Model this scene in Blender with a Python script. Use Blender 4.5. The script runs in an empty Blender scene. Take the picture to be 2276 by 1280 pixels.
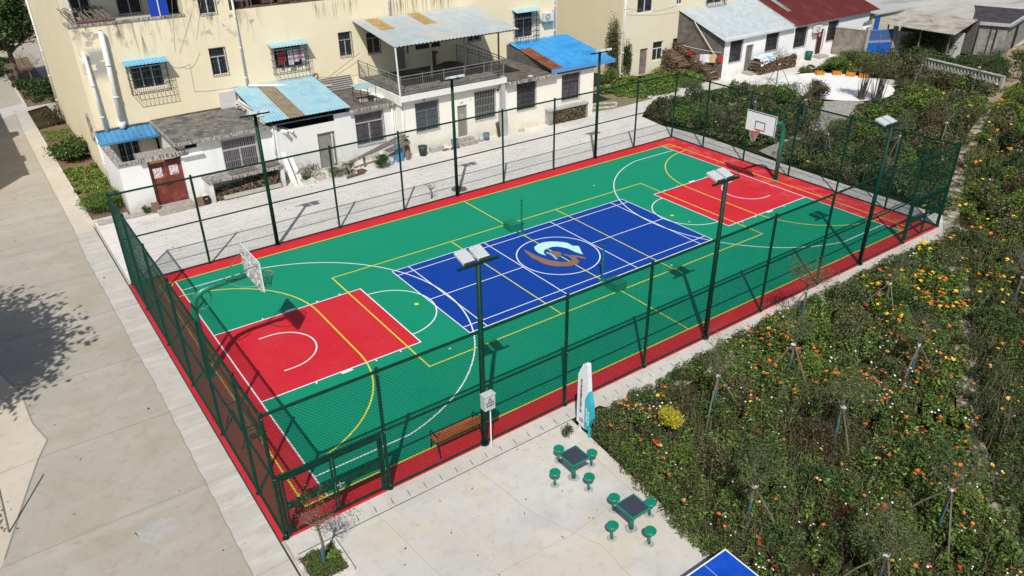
import bpy, math, random
import numpy as np
from mathutils import Matrix, Vector
rnd = random.Random(7)
rng = np.random.default_rng(11)
C = bpy.context.scene.collection
scene = bpy.context.scene
# ------------------------------------------------------------ camera, light
RC = [[0.810035, -0.586302, -0.009721], [-0.292197, -0.389216, -0.873574], [0.508394, 0.710466, -0.486594]]
CL = (-18.756, -22.7564, 14.7912)
FPX = 1692.9
cam = bpy.data.cameras.new('camera'); camo = bpy.data.objects.new('camera', cam); C.objects.link(camo)
camo.matrix_world = Matrix(((RC[0][0], -RC[1][0], -RC[2][0], CL[0]), (RC[0][1], -RC[1][1], -RC[2][1], CL[1]),
                            (RC[0][2], -RC[1][2], -RC[2][2], CL[2]), (0, 0, 0, 1)))
cam.sensor_width = 36.0; cam.lens = FPX / 2276 * 36; cam.clip_start = 0.1; cam.clip_end = 2000
scene.camera = camo
AZ, EL = math.radians(51.8), math.radians(51.0)      # light travels along +x +y
w = bpy.data.worlds.new('World'); scene.world = w; w.use_nodes = True
nt = w.node_tree; bg = nt.nodes['Background']; sky = nt.nodes.new('ShaderNodeTexSky')
sky.sky_type = 'NISHITA'; sky.sun_disc = False; sky.sun_elevation = EL
sky.sun_rotation = math.atan2(-math.cos(AZ), -math.sin(AZ)); sky.air_density = 1.0; sky.dust_density = 1.5
nt.links.new(sky.outputs[0], bg.inputs[0]); bg.inputs[1].default_value = 0.085
sl = bpy.data.lights.new('sun', 'SUN'); sl.energy = 4.1; sl.angle = math.radians(0.55); sl.color = (1, .965, .905)
so = bpy.data.objects.new('sun', sl); C.objects.link(so); so.location = (-30, -30, 40)
dv = Vector((math.cos(EL) * math.cos(AZ), math.cos(EL) * math.sin(AZ), -math.sin(EL)))
so.rotation_euler = dv.to_track_quat('-Z', 'Y').to_euler()
scene.view_settings.view_transform = 'Standard'; scene.view_settings.look = 'None'
scene.view_settings.exposure = 0.0; scene.view_settings.gamma = 1.0

# ------------------------------------------------------------ materials
MATS = {}
def mat(name, c, c2=None, sc=3.0, rough=.75, bump=0.0, metal=0.0, lo=.4, hi=.62, st=(1, 1, 1), det=6.0, c3=None, sc3=.5, lo3=.5, hi3=.65, bsc=None, spec=.3):
    if name in MATS: return MATS[name]
    m = bpy.data.materials.new(name); m.use_nodes = True; t = m.node_tree; N = t.nodes; Lk = t.links
    b = N['Principled BSDF']; b.inputs['Roughness'].default_value = rough; b.inputs['Metallic'].default_value = metal
    b.inputs['Specular IOR Level'].default_value = spec
    b.inputs['Base Color'].default_value = (*c, 1)
    if c2 or bump or c3:
        g = N.new('ShaderNodeNewGeometry'); mp = N.new('ShaderNodeMapping'); mp.inputs['Scale'].default_value = st
        Lk.new(g.outputs['Position'], mp.inputs[0])
        def noise(scale, d=det):
            n = N.new('ShaderNodeTexNoise'); n.inputs['Scale'].default_value = scale; n.inputs['Detail'].default_value = d
            n.inputs['Roughness'].default_value = .62; Lk.new(mp.outputs[0], n.inputs['Vector']); return n
        def ramp(src, a, bb):
            r = N.new('ShaderNodeMapRange'); r.inputs['From Min'].default_value = a; r.inputs['From Max'].default_value = bb
            Lk.new(src, r.inputs['Value']); return r.outputs['Result']
        col = None
        if c2:
            n = noise(sc); mx = N.new('ShaderNodeMix'); mx.data_type = 'RGBA'
            Lk.new(ramp(n.outputs['Fac'], lo, hi), mx.inputs[0]); mx.inputs[6].default_value = (*c, 1); mx.inputs[7].default_value = (*c2, 1)
            col = mx.outputs[2]
        if c3:
            n = noise(sc3, 8); mx = N.new('ShaderNodeMix'); mx.data_type = 'RGBA'
            Lk.new(ramp(n.outputs['Fac'], lo3, hi3), mx.inputs[0])
            if col: Lk.new(col, mx.inputs[6])
            else: mx.inputs[6].default_value = (*c, 1)
            mx.inputs[7].default_value = (*c3, 1); col = mx.outputs[2]
        if col: Lk.new(col, b.inputs['Base Color'])
        if bump:
            n = noise(bsc or sc * 4, 4); bp = N.new('ShaderNodeBump'); bp.inputs['Strength'].default_value = bump; bp.inputs['Distance'].default_value = .02
            Lk.new(n.outputs['Fac'], bp.inputs['Height']); Lk.new(bp.outputs[0], b.inputs['Normal'])
    MATS[name] = m; return m

def leafmat(name, c, var=.35):
    """leaf material: each leaf island gets its own tone, a little light passes through"""
    m = bpy.data.materials.new(name); m.use_nodes = True; t = m.node_tree; N = t.nodes; Lk = t.links
    b = N['Principled BSDF']; b.inputs['Roughness'].default_value = .6; b.inputs['Specular IOR Level'].default_value = .25
    g = N.new('ShaderNodeNewGeometry'); mx = N.new('ShaderNodeMix'); mx.data_type = 'RGBA'
    Lk.new(g.outputs['Random Per Island'], mx.inputs[0])
    mx.inputs[6].default_value = (*[x * (1 - var) for x in c], 1); mx.inputs[7].default_value = (*[min(1, x * (1 + var)) for x in c], 1)
    Lk.new(mx.outputs[2], b.inputs['Base Color'])
    tr = N.new('ShaderNodeBsdfTranslucent'); Lk.new(mx.outputs[2], tr.inputs['Color'])
    ms = N.new('ShaderNodeMixShader'); ms.inputs[0].default_value = .25
    Lk.new(b.outputs[0], ms.inputs[1]); Lk.new(tr.outputs[0], ms.inputs[2]); Lk.new(ms.outputs[0], N['Material Output'].inputs[0])
    MATS[name] = m; return m

def courtmat(name, c, cw, amt=.35):
    """painted court: even colour with faint wear, dust and tiny scuffs"""
    return mat(name, c, tuple(x * .93 + y * .07 for x, y in zip(c, cw)), sc=.5, rough=.62, lo=.3, hi=.8, bump=.08, bsc=60, c3=tuple(x * .75 + y * .25 for x, y in zip(c, cw)), sc3=7, lo3=.58, hi3=.82, spec=.25)

def plaster(name, c, dirt, peel=(.35, .34, .33), pz=None, stain=.0):
    """painted render: broad tone change, grime streaks running down, a few peeled patches"""
    if name in MATS: return MATS[name]
    m = bpy.data.materials.new(name); m.use_nodes = True; t = m.node_tree; N = t.nodes; Lk = t.links
    b = N['Principled BSDF']; b.inputs['Roughness'].default_value = .9; b.inputs['Specular IOR Level'].default_value = .15
    g = N.new('ShaderNodeNewGeometry')
    def noise(scale, st=(1, 1, 1), d=7):
        mp = N.new('ShaderNodeMapping'); mp.inputs['Scale'].default_value = st; Lk.new(g.outputs['Position'], mp.inputs[0])
        n = N.new('ShaderNodeTexNoise'); n.inputs['Scale'].default_value = scale; n.inputs['Detail'].default_value = d; n.inputs['Roughness'].default_value = .65
        Lk.new(mp.outputs[0], n.inputs['Vector']); return n.outputs['Fac']
    def mr(src, a, bb, c0=0, c1=1):
        r = N.new('ShaderNodeMapRange'); r.inputs['From Min'].default_value = a; r.inputs['From Max'].default_value = bb
        r.inputs['To Min'].default_value = c0; r.inputs['To Max'].default_value = c1
        Lk.new(src, r.inputs['Value']); return r.outputs['Result']
    def mul(a, bb):
        q = N.new('ShaderNodeMath'); q.operation = 'MULTIPLY'; Lk.new(a, q.inputs[0]); Lk.new(bb, q.inputs[1]); return q.outputs[0]
    def mix(f, a, col):
        q = N.new('ShaderNodeMix'); q.data_type = 'RGBA'; Lk.new(f, q.inputs[0]); Lk.new(a, q.inputs[6]); q.inputs[7].default_value = (*col, 1); return q.outputs[2]
    base = N.new('ShaderNodeRGB'); base.outputs[0].default_value = (*c, 1)
    col = mix(mr(noise(.7), .4, .75, 0, .5), base.outputs[0], tuple(x * y for x, y in zip(c, (.9, .87, .8))))
    col = mix(mr(noise(.9, (1.6, 1.6, .22)), .58, .8, 0, .4), col, dirt)
    sep = N.new('ShaderNodeSeparateXYZ'); Lk.new(g.outputs['Position'], sep.inputs[0])
    low = mr(sep.outputs['Z'], 0, .7, .75, 0)           # splash grime at the foot of the wall
    col = mix(mul(low, mr(noise(2.5), .35, .6)), col, dirt)
    if pz:                                              # weathered band below the ledge (z0, z1, x0, x1)
        z0, z1, xa, xb = pz
        band = mul(mr(sep.outputs['Z'], z0, z1), mul(mr(sep.outputs['X'], xa, xa + .3), mr(sep.outputs['X'], xb, xb - 1)))
        col = mix(mul(band, mr(noise(1.6, (2.2, 1, .35)), .5, .66, 0, .6)), col, (.26, .21, .14))
        col = mix(mul(band, mr(noise(1.5), .585, .60)), col, peel)
        def boxm(x0, x1, zz0, zz1, f=.3):
            a_ = mul(mr(sep.outputs['X'], x0, x0 + f), mr(sep.outputs['X'], x1, x1 - f)); return mul(a_, mul(mr(sep.outputs['Z'], zz0, zz0 + f * 2), mr(sep.outputs['Z'], zz1, zz1 - f)))
        col = mix(mul(boxm(-13.75, -12.3, 5.3, 7.1), mr(noise(1.9), .44, .47)), col, (.40, .385, .36))
        for q in ((-11.2, -9.9, 6.2, 8.6), (-12.2, -11.3, 6.9, 8.6), (3.0, 8.2, 6.6, 8.6), (-1.5, 1.5, 7.0, 8.2)):
            col = mix(mul(boxm(*q, .35), mr(noise(1.1, (5, 1, .3)), .48, .62, 0, .8)), col, (.20, .15, .09))
    Lk.new(col, b.inputs['Base Color'])
    bp = N.new('ShaderNodeBump'); bp.inputs['Strength'].default_value = .12; bp.inputs['Distance'].default_value = .02; Lk.new(noise(14), bp.inputs['Height']); Lk.new(bp.outputs[0], b.inputs['Normal'])
    MATS[name] = m; return m

def concrete(name, c, dark, brush=None, crack=0, cells=.16, warm=None, wlo=.56):
    """cast concrete: cloudy tone, darker damp patches, fine speckle, hairline cracks"""
    m = bpy.data.materials.new(name); m.use_nodes = True; t = m.node_tree; N = t.nodes; Lk = t.links
    b = N['Principled BSDF']; b.inputs['Roughness'].default_value = .93; b.inputs['Specular IOR Level'].default_value = .15
    g = N.new('ShaderNodeNewGeometry')
    def noise(scale, st=(1, 1, 1), d=8, r=.62):
        mp = N.new('ShaderNodeMapping'); mp.inputs['Scale'].default_value = st; Lk.new(g.outputs['Position'], mp.inputs[0])
        n = N.new('ShaderNodeTexNoise'); n.inputs['Scale'].default_value = scale; n.inputs['Detail'].default_value = d; n.inputs['Roughness'].default_value = r
        Lk.new(mp.outputs[0], n.inputs['Vector']); return n.outputs['Fac']
    def mr(src, a, bb, c0=0, c1=1):
        r = N.new('ShaderNodeMapRange'); r.inputs['From Min'].default_value = a; r.inputs['From Max'].default_value = bb
        r.inputs['To Min'].default_value = c0; r.inputs['To Max'].default_value = c1
        Lk.new(src, r.inputs['Value']); return r.outputs['Result']
    def mix(f, a, col):
        q = N.new('ShaderNodeMix'); q.data_type = 'RGBA'; Lk.new(f, q.inputs[0]); Lk.new(a, q.inputs[6]); q.inputs[7].default_value = (*col, 1); return q.outputs[2]
    base = N.new('ShaderNodeRGB'); base.outputs[0].default_value = (*c, 1)
    col = mix(mr(noise(.22), .38, .7), base.outputs[0], dark)
    if brush: col = mix(mr(noise(brush[0], brush[1]), .5, .68, 0, .75), col, brush[2])
    if warm: col = mix(mr(noise(.5, d=6), wlo, wlo + .14, 0, .7), col, warm)
    col = mix(mr(noise(3.2, d=9, r=.7), .52, .74, 0, .55), col, tuple(x * .72 for x in dark))
    col = mix(mr(noise(38, d=2), .62, .75, 0, .45), col, tuple(x * .6 for x in dark))
    if crack:
        v = N.new('ShaderNodeTexVoronoi'); v.feature = 'DISTANCE_TO_EDGE'; v.inputs['Scale'].default_value = cells
        mp = N.new('ShaderNodeVectorMath'); mp.operation = 'ADD'
        n = N.new('ShaderNodeTexNoise'); n.inputs['Scale'].default_value = .9; n.inputs['Detail'].default_value = 8; Lk.new(g.outputs['Position'], n.inputs['Vector'])
        sc_ = N.new('ShaderNodeVectorMath'); sc_.operation = 'SCALE'; sc_.inputs['Scale'].default_value = 1.6; Lk.new(n.outputs['Color'], sc_.inputs[0])
        Lk.new(g.outputs['Position'], mp.inputs[0]); Lk.new(sc_.outputs[0], mp.inputs[1]); Lk.new(mp.outputs[0], v.inputs['Vector'])
        col = mix(mr(v.outputs['Distance'], 0, .004, crack, 0), col, tuple(x * .45 for x in dark))
    Lk.new(col, b.inputs['Base Color'])
    bp = N.new('ShaderNodeBump'); bp.inputs['Strength'].default_value = .25; bp.inputs['Distance'].default_value = .01; Lk.new(noise(25, d=5), bp.inputs['Height']); Lk.new(bp.outputs[0], b.inputs['Normal'])
    MATS[name] = m; return m

def brickmat(name, c, c2, mortar, sx=1.0, w_=.4, h_=.2, axes='xz'):
    m = bpy.data.materials.new(name); m.use_nodes = True; t = m.node_tree; N = t.nodes; Lk = t.links
    b = N['Principled BSDF']; b.inputs['Roughness'].default_value = .95; b.inputs['Specular IOR Level'].default_value = .1
    g = N.new('ShaderNodeNewGeometry'); s = N.new('ShaderNodeSeparateXYZ'); cb = N.new('ShaderNodeCombineXYZ')
    Lk.new(g.outputs['Position'], s.inputs[0])
    Lk.new(s.outputs['X' if axes[0] == 'x' else 'Y'], cb.inputs[0]); Lk.new(s.outputs['Z'], cb.inputs[1])
    br = N.new('ShaderNodeTexBrick'); br.inputs['Scale'].default_value = 1; br.inputs['Brick Width'].default_value = w_; br.inputs['Row Height'].default_value = h_
    br.inputs['Mortar Size'].default_value = .012; br.inputs['Color1'].default_value = (*c, 1); br.inputs['Color2'].default_value = (*c2, 1); br.inputs['Mortar'].default_value = (*mortar, 1)
    Lk.new(cb.outputs[0], br.inputs['Vector'])
    n = N.new('ShaderNodeTexNoise'); n.inputs['Scale'].default_value = 2.2; n.inputs['Detail'].default_value = 7; Lk.new(g.outputs['Position'], n.inputs['Vector'])
    mx = N.new('ShaderNodeMix'); mx.data_type = 'RGBA'; mx.blend_type = 'MULTIPLY'; mx.inputs[0].default_value = .8
    r = N.new('ShaderNodeMapRange'); r.inputs['From Min'].default_value = .3; r.inputs['From Max'].default_value = .7; r.inputs['To Min'].default_value = .55; r.inputs['To Max'].default_value = 1.15
    Lk.new(n.outputs['Fac'], r.inputs['Value']); Lk.new(br.outputs[0], mx.inputs[6]); Lk.new(r.outputs[0], mx.inputs[7]); Lk.new(mx.outputs[2], b.inputs['Base Color'])
    MATS[name] = m; return m

# ------------------------------------------------------------ mesh builder
ORG = {}
def org(p):
    return ORG.get(p.name, Vector((0, 0, 0))) if p else Vector((0, 0, 0))
def meta(o, label=None, cat=None, group=None, kind=None):
    if label: o['label'] = label
    if cat: o['category'] = cat
    if group: o['group'] = group
    if kind: o['kind'] = kind
    return o
def thing(name, label, cat, loc=(0, 0, 0), group=None):
    o = bpy.data.objects.new(name, None); C.objects.link(o); o.location = loc; o.empty_display_size = .2
    ORG[o.name] = Vector(loc); return meta(o, label, cat, group)
class M:
    def __init__(s): s.v = []; s.f = []; s.mi = []
    def add(s, vs, fs, mi=0):
        n = len(s.v); s.v += [tuple(v) for v in vs]; s.f += [tuple(i + n for i in f) for f in fs]; s.mi += [mi] * len(fs); return s
    def box(s, x0, x1, y0, y1, z0, z1, mi=0):
        return s.add([(x0, y0, z0), (x1, y0, z0), (x1, y1, z0), (x0, y1, z0), (x0, y0, z1), (x1, y0, z1), (x1, y1, z1), (x0, y1, z1)],
                     [(3, 2, 1, 0), (4, 5, 6, 7), (0, 1, 5, 4), (1, 2, 6, 5), (2, 3, 7, 6), (3, 0, 4, 7)], mi)
    def obox(s, c, d, rz=0, rx=0, ry=0, mi=0):
        R = Matrix.Rotation(rz, 3, 'Z') @ Matrix.Rotation(ry, 3, 'Y') @ Matrix.Rotation(rx, 3, 'X'); c = Vector(c); k = []
        for z in (-.5, .5):
            for x, y in ((-.5, -.5), (.5, -.5), (.5, .5), (-.5, .5)): k.append(c + R @ Vector((x * d[0], y * d[1], z * d[2])))
        return s.add(k, [(3, 2, 1, 0), (4, 5, 6, 7), (0, 1, 5, 4), (1, 2, 6, 5), (2, 3, 7, 6), (3, 0, 4, 7)], mi)
    def tube(s, pts, r, n=8, mi=0, caps=True):
        pts = [Vector(p) for p in pts]; rs = r if isinstance(r, (list, tuple)) else [r] * len(pts)
        n0 = len(s.v); prev = None
        for i, p in enumerate(pts):
            d = (pts[min(i + 1, len(pts) - 1)] - pts[max(i - 1, 0)])
            d = d.normalized() if d.length > 1e-9 else Vector((0, 0, 1))
            if prev is None: a = d.orthogonal().normalized()
            else:
                a = prev - d * prev.dot(d); a = a.normalized() if a.length > 1e-6 else d.orthogonal().normalized()
            prev = a; b = d.cross(a)
            for k in range(n):
                t = 2 * math.pi * k / n; s.v.append(tuple(p + (a * math.cos(t) + b * math.sin(t)) * rs[i]))
        for i in range(len(pts) - 1):
            for k in range(n):
                k2 = (k + 1) % n; s.f.append((n0 + i * n + k, n0 + i * n + k2, n0 + (i + 1) * n + k2, n0 + (i + 1) * n + k)); s.mi.append(mi)
        if caps:
            s.f.append(tuple(n0 + k for k in reversed(range(n)))); s.mi.append(mi)
            e = n0 + (len(pts) - 1) * n; s.f.append(tuple(e + k for k in range(n))); s.mi.append(mi)
        return s
    def cyl(s, x, y, z0, z1, r0, r1=None, n=12, mi=0):
        return s.tube([(x, y, z0), (x, y, z1)], [r0, r0 if r1 is None else r1], n, mi)
    def prism(s, poly, z0, z1, mi=0):
        n = len(poly); vs = [(p[0], p[1], z0) for p in poly] + [(p[0], p[1], z1) for p in poly]
        fs = [tuple(range(n - 1, -1, -1)), tuple(range(n, 2 * n))] + [(i, (i + 1) % n, n + (i + 1) % n, n + i) for i in range(n)]
        return s.add(vs, fs, mi)
    def sheet(s, poly, z, mi=0):
        return s.add([(p[0], p[1], z) for p in poly], [tuple(range(len(poly)))], mi)
    def plate(s, q, th, mi=0):
        """quad or polygon in space with thickness th against its normal"""
        q = [Vector(p) for p in q]; nrm = (q[1] - q[0]).cross(q[2] - q[0]).normalized(); n = len(q)
        vs = q + [p - nrm * th for p in q]
        return s.add(vs, [tuple(range(n)), tuple(range(2 * n - 1, n - 1, -1))] + [(n + i, n + (i + 1) % n, (i + 1) % n, i) for i in range(n)], mi)
    def corr(s, a, b, c, d, ridges, amp, strips=None, th=.0, v0=0., v1=1.):
        """corrugated sheet: a-b along the eave, ridges run a->d and b->c; strips = [(u0,u1,v0,v1,mi)]"""
        a, b, c, d = map(Vector, (a, b, c, d)); nrm = (b - a).cross(d - a).normalized(); n = ridges * 4
        vbr = sorted({0., 1., *[x for t in (strips or []) for x in (t[2], t[3])]})
        n0 = len(s.v)
        for v in vbr:
            for i in range(n + 1):
                u = i / n; p = (a.lerp(b, u)).lerp(d.lerp(c, u), v) + nrm * amp * math.sin(i * math.pi / 2); s.v.append(tuple(p))
        for j in range(len(vbr) - 1):
            vm = (vbr[j] + vbr[j + 1]) / 2
            for i in range(n):
                u = (i + .5) / n; mi = 0
                for t in (strips or []):
                    if t[0] <= u <= t[1] and t[2] <= vm <= t[3]: mi = t[4]
                o = n0 + j * (n + 1) + i; s.f.append((o, o + 1, o + n + 2, o + n + 1)); s.mi.append(mi)
        return s
    def build(s, name, mats, parent=None, smooth=False, **kw):
        if not isinstance(mats, (list, tuple)): mats = [mats]
        me = bpy.data.meshes.new(name); o_ = org(parent)
        vs = [(v[0] - o_.x, v[1] - o_.y, v[2] - o_.z) for v in s.v] if parent else s.v
        me.from_pydata(vs, [], s.f)
        for m in mats: me.materials.append(m)
        me.polygons.foreach_set('material_index', s.mi)
        if smooth: me.polygons.foreach_set('use_smooth', [len(f) <= 4 for f in s.f])
        me.update(); o = bpy.data.objects.new(name, me); C.objects.link(o)
        if parent: o.parent = parent; ORG[o.name] = o_
        return meta(o, **kw)
def copy_tree(o, loc=None, rz=None, label=None, parent=None):
    c = o.copy(); C.objects.link(c)
    if parent: c.parent = parent
    if loc is not None: c.location = loc
    if rz is not None: c.rotation_euler = (0, 0, rz)
    if label: c['label'] = label
    for ch in list(o.children): copy_tree(ch, parent=c)
    return c
def bulk(name, V, F, MI, mats, parent=None, **kw):
    """V (n,3), F (m,4) arrays -> one mesh object"""
    me = bpy.data.meshes.new(name); V = np.asarray(V, np.float32); F = np.asarray(F, np.int32)
    me.vertices.add(len(V)); me.vertices.foreach_set('co', V.ravel())
    k = F.shape[1]; me.loops.add(F.size); me.loops.foreach_set('vertex_index', F.ravel())
    me.polygons.add(len(F)); me.polygons.foreach_set('loop_start', np.arange(0, F.size, k, dtype=np.int32))
    for m in mats: me.materials.append(m)
    me.polygons.foreach_set('material_index', np.asarray(MI, np.int32)); me.update(calc_edges=True); me.validate()
    o = bpy.data.objects.new(name, me); C.objects.link(o)
    if parent: o.parent = parent; ORG[o.name] = org(parent)
    return meta(o, **kw)
def text(body, size, loc, M3, m, parent, ext=.002, name='lettering', align='CENTER'):
    cu = bpy.data.curves.new('txt', 'FONT'); cu.body = body; cu.size = size; cu.extrude = ext; cu.align_x = align; cu.align_y = 'CENTER'; cu.resolution_u = 2
    to = bpy.data.objects.new('txt', cu); C.objects.link(to); bpy.context.view_layer.update()
    me = bpy.data.meshes.new_from_object(to.evaluated_get(bpy.context.evaluated_depsgraph_get()))
    bpy.data.objects.remove(to); me.name = name; me.materials.clear(); me.materials.append(m)
    T = Matrix.Translation(Vector(loc) - org(parent)) @ M3.to_4x4(); me.transform(T)
    o = bpy.data.objects.new(name, me); C.objects.link(o); o.parent = parent; ORG[o.name] = org(parent); return o
FRONT = Matrix(((1, 0, 0), (0, 0, -1), (0, 1, 0)))          # text plane facing -y
LEFT = Matrix(((0, 0, -1), (-1, 0, 0), (0, 1, 0)))          # text plane facing -x

def strip(mb, pts, wd, z, closed=False, mi=0):
    n = len(pts); P = [Vector((p[0], p[1])) for p in pts]; L_ = []; R_ = []
    for i in range(n):
        a = P[i - 1] if (i > 0 or closed) else P[i]; b = P[(i + 1) % n] if (i < n - 1 or closed) else P[i]
        d1 = (P[i] - a); d2 = (b - P[i])
        if d1.length < 1e-9: d1 = d2
        if d2.length < 1e-9: d2 = d1
        d1.normalize(); d2.normalize(); t = (d1 + d2).normalized(); nn = Vector((-t.y, t.x)); k = wd / 2 / max(.4, nn.dot(Vector((-d1.y, d1.x))))
        L_.append(P[i] + nn * k); R_.append(P[i] - nn * k)
    n0 = len(mb.v); mb.v += [(p.x, p.y, z) for p in L_] + [(p.x, p.y, z) for p in R_]
    for i in range(n if closed else n - 1):
        j = (i + 1) % n; mb.f.append((n0 + n + i, n0 + n + j, n0 + j, n0 + i)); mb.mi.append(mi)
def arc(cx, cy, r, a0, a1, n=32): return [(cx + r * math.cos(math.radians(a0 + (a1 - a0) * i / n)), cy + r * math.sin(math.radians(a0 + (a1 - a0) * i / n))) for i in range(n + 1)]

# ------------------------------------------------------------ ground and paving
m_soil = mat('soil', (.040, .036, .019), (.028, .034, .013), sc=1.2, rough=1, bump=.5, c3=(.065, .055, .03), sc3=.35, spec=0)
m_road = concrete('road_concrete', (.43, .395, .33), (.36, .33, .275), brush=(.8, (.3, 1.6, 1), (.455, .42, .355)), crack=.0, warm=(.37, .325, .25), wlo=.50)
m_apron = concrete('apron_concrete', (.515, .495, .445), (.435, .41, .36), brush=(1.2, (.3, 2.2, 1), (.62, .6, .56)))
m_tan = concrete('tan_concrete', (.60, .54, .45), (.52, .45, .35), warm=(.55, .43, .28))
m_yard = concrete('yard_concrete', (.73, .70, .655), (.63, .60, .55), brush=(2.0, (.25, 2.6, 1), (.47, .45, .42)), crack=0)
m_patio = concrete('patio_concrete', (.60, .58, .535), (.50, .475, .43), brush=(.55, (1, 1, 1), (.44, .435, .43)), crack=.10, cells=.1, warm=(.55, .49, .39), wlo=.47)
m_walk = concrete('walkway_concrete', (.58, .56, .51), (.47, .44, .39), brush=(1.5, (2.5, .4, 1), (.45, .43, .4)))
m_path = mat('path_gravel', (.46, .41, .32), (.26, .23, .16), sc=5, bump=.4, c3=(.07, .065, .03), sc3=1.6, lo3=.45, hi3=.55, rough=1)
m_joint = mat('joint_dark', (.045, .042, .036), rough=1)
m_joint2 = mat('joint_grey', (.29, .265, .23), rough=1)
m_soil2 = mat('tilled_soil', (.23, .15, .09), (.15, .10, .06), sc=5, bump=.6, rough=1)
m_gravel = mat('gravel', (.40, .385, .35), (.22, .21, .19), sc=9, bump=.6, rough=1)
S = lambda o: o
def ground(name, poly, z, m):
    return M().sheet(poly, z).build(name, m, kind='structure')
ground('terrain', [(-300, -200), (400, -200), (400, 500), (-300, 500)], -.13, m_soil)
ground('road', [(-60, -60), (-15.5, -60), (-15.5, 120), (-60, 120)], -.06, m_road)
# lighter apron strip between road and court, its edge wanders
ed = []
r2 = random.Random(3); yy = -40.
base = [(-40, -16.45), (-8.8, -16.51), (-2.8, -16.47), (-.3, -16.44), (3.1, -16.49), (8.6, -16.5), (12.2, -16.53), (16.1, -16.42), (23.3, -16.42), (34.8, -16.35), (41, -16.2)]
while yy < 41:
    for (ya, xa), (yb, xb) in zip(base, base[1:]):
        if ya <= yy <= yb: xx = xa + (xb - xa) * (yy - ya) / (yb - ya)
    ed.append((xx + r2.uniform(-.022, .022), yy)); yy += .22
ground('apron_pavement', [(-15.55, -40)] + [(-15.55, 41)] + ed[::-1], -.056, m_apron)
ground('left_pavement', [(-60, -60), (-23.4, -30), (-21.9, -6.3), (-21.3, -4.7), (-20.45, -2.1), (-20.1, -1.1), (-19.75, -.3), (-20.0, .8), (-20.1, 2.8), (-20.9, 6), (-22.5, 12), (-26, 30), (-60, 30)], -.056, m_tan)
ground('side_pavement', [(-16.43, 15.2), (-15.56, 15.2), (-15.56, 34.6), (-16.36, 34.6)], -.052, m_tan)
ground('crossing_pavement', [(-17.3, 38.9), (-13.9, 41.0), (-13.9, 43.2), (-17.8, 41.5)], -.052, m_apron)
mj = M(); zj = -.0515
for k in range(-3, 11):
    y0 = -1.1 + k * 3.9; strip(mj, [(-23, y0 + rnd.uniform(-.1, .1)), (-19.7, y0 + .05), (-16.5, y0), (-15.6, y0 + .02)], .014, zj); zj += .0003
strip(mj, [(x - .01, y) for x, y in ed], .02, zj); zj += .0003
ledge_ = [(-21.3, -4.7), (-20.45, -2.1), (-20.1, -1.1), (-19.75, -.3), (-20.0, .8), (-20.1, 2.8), (-20.9, 6)]
strip(mj, ledge_, .035, zj); zj += .0003
mj.build('road_joints', m_joint2, kind='structure')
M().sheet([(-15.63, -9.6), (-15.585, -9.6), (-15.585, 15.6), (-15.63, 15.6)], -.048).build('drain_gap', m_joint, kind='structure')
yard = [(-15.5, 8.4), (17.1, 8.4), (17.6, 6.3), (17.4, 8.8), (17.1, 10.5), (17.5, 12.8), (20, 14.6), (27, 14.5), (30, 13.2), (36, 13.8), (44, 14.0), (47.2, 12.8), (47, 14.5), (44.8, 15.2), (43.9, 17.5), (-15.5, 17.5)]
ground('yard_pavement', yard, -.05, m_yard)
ground('back_pavement', [(15.8, -8.6), (17.35, -8.0), (17.2, -3), (17.3, 2.5), (17.5, 6), (17.2, 8.9), (15.8, 8.9)], -.046, m_yard)
ground('patio', [(-15.5, -60), (-9.0, -60), (-8.3, -24), (-7.15, -15), (-6.7, -9.7), (-6.6, -8.0), (-15.5, -8.0)], -.046, m_patio)
ground('walkway', [(-15.5, -8.86), (-5.5, -8.86), (-5, -9.7), (14.5, -9.9), (16.6, -9.4), (16.6, -8.0), (-15.5, -8.0)], -.042, m_walk)
mj = M(); zj = -.038
strip(mj, [(-15.4, -8.87), (-6.6, -8.87)], .022, zj)
xx = -14.2
while xx < 14: M.box; mj.box(xx - .014, xx + .014, -8.78, -8.52, -.04, -.0375 + .0, 0) if False else strip(mj, [(xx, -8.76), (xx + .03, -8.54)], .018, zj + .0004); xx += .505
mj.build('drain_slots', m_joint, kind='structure')
mj = M(); zj = -.0415
for pts in ([(-13.2, -8.9), (-12.9, -11.5), (-13.1, -14), (-12.8, -18)], [(-15.4, -12.4), (-12.9, -12.2), (-9.5, -12.4), (-7.2, -12.1)], [(-10.2, -8.9), (-9.9, -11.2), (-9.2, -13.1), (-9.4, -17)], [(-7.15, -9.8), (-7.4, -15.0)],
            [(-11.2, -14.4), (-9.4, -14.3), (-9.3, -16), (-11.3, -16.2)]):
    q = []
    for (xa, ya), (xb, yb) in zip(pts, pts[1:]):
        for i in range(8): q.append((xa + (xb - xa) * i / 8 + rnd.uniform(-.02, .02), ya + (yb - ya) * i / 8 + rnd.uniform(-.02, .02)))
    strip(mj, q, .012, zj); zj += .0003
mj.build('patio_cracks', mat('crack_tone', (.36, .33, .28), rough=1), kind='structure')
def blob(cx, cy, rx, ry, n=26, j=.15, seed=1):
    r = random.Random(seed); return [(cx + rx * math.cos(2 * math.pi * i / n) * (1 + r.uniform(-j, j)), cy + ry * math.sin(2 * math.pi * i / n) * (1 + r.uniform(-j, j))) for i in range(n)]
ground('road_stain', blob(-18.0, -6.0, .55, .42, seed=14, j=.3, n=40), -.0535, mat('stain_grey', (.36, .36, .35), (.44, .41, .35), sc=6, lo=.38, hi=.6))
ground('patio_patch', blob(-11.6, -13.2, .42, .32, seed=4, j=.12), -.0405, mat('patch_tone', (.60, .56, .5), (.5, .46, .4), sc=5))
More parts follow.
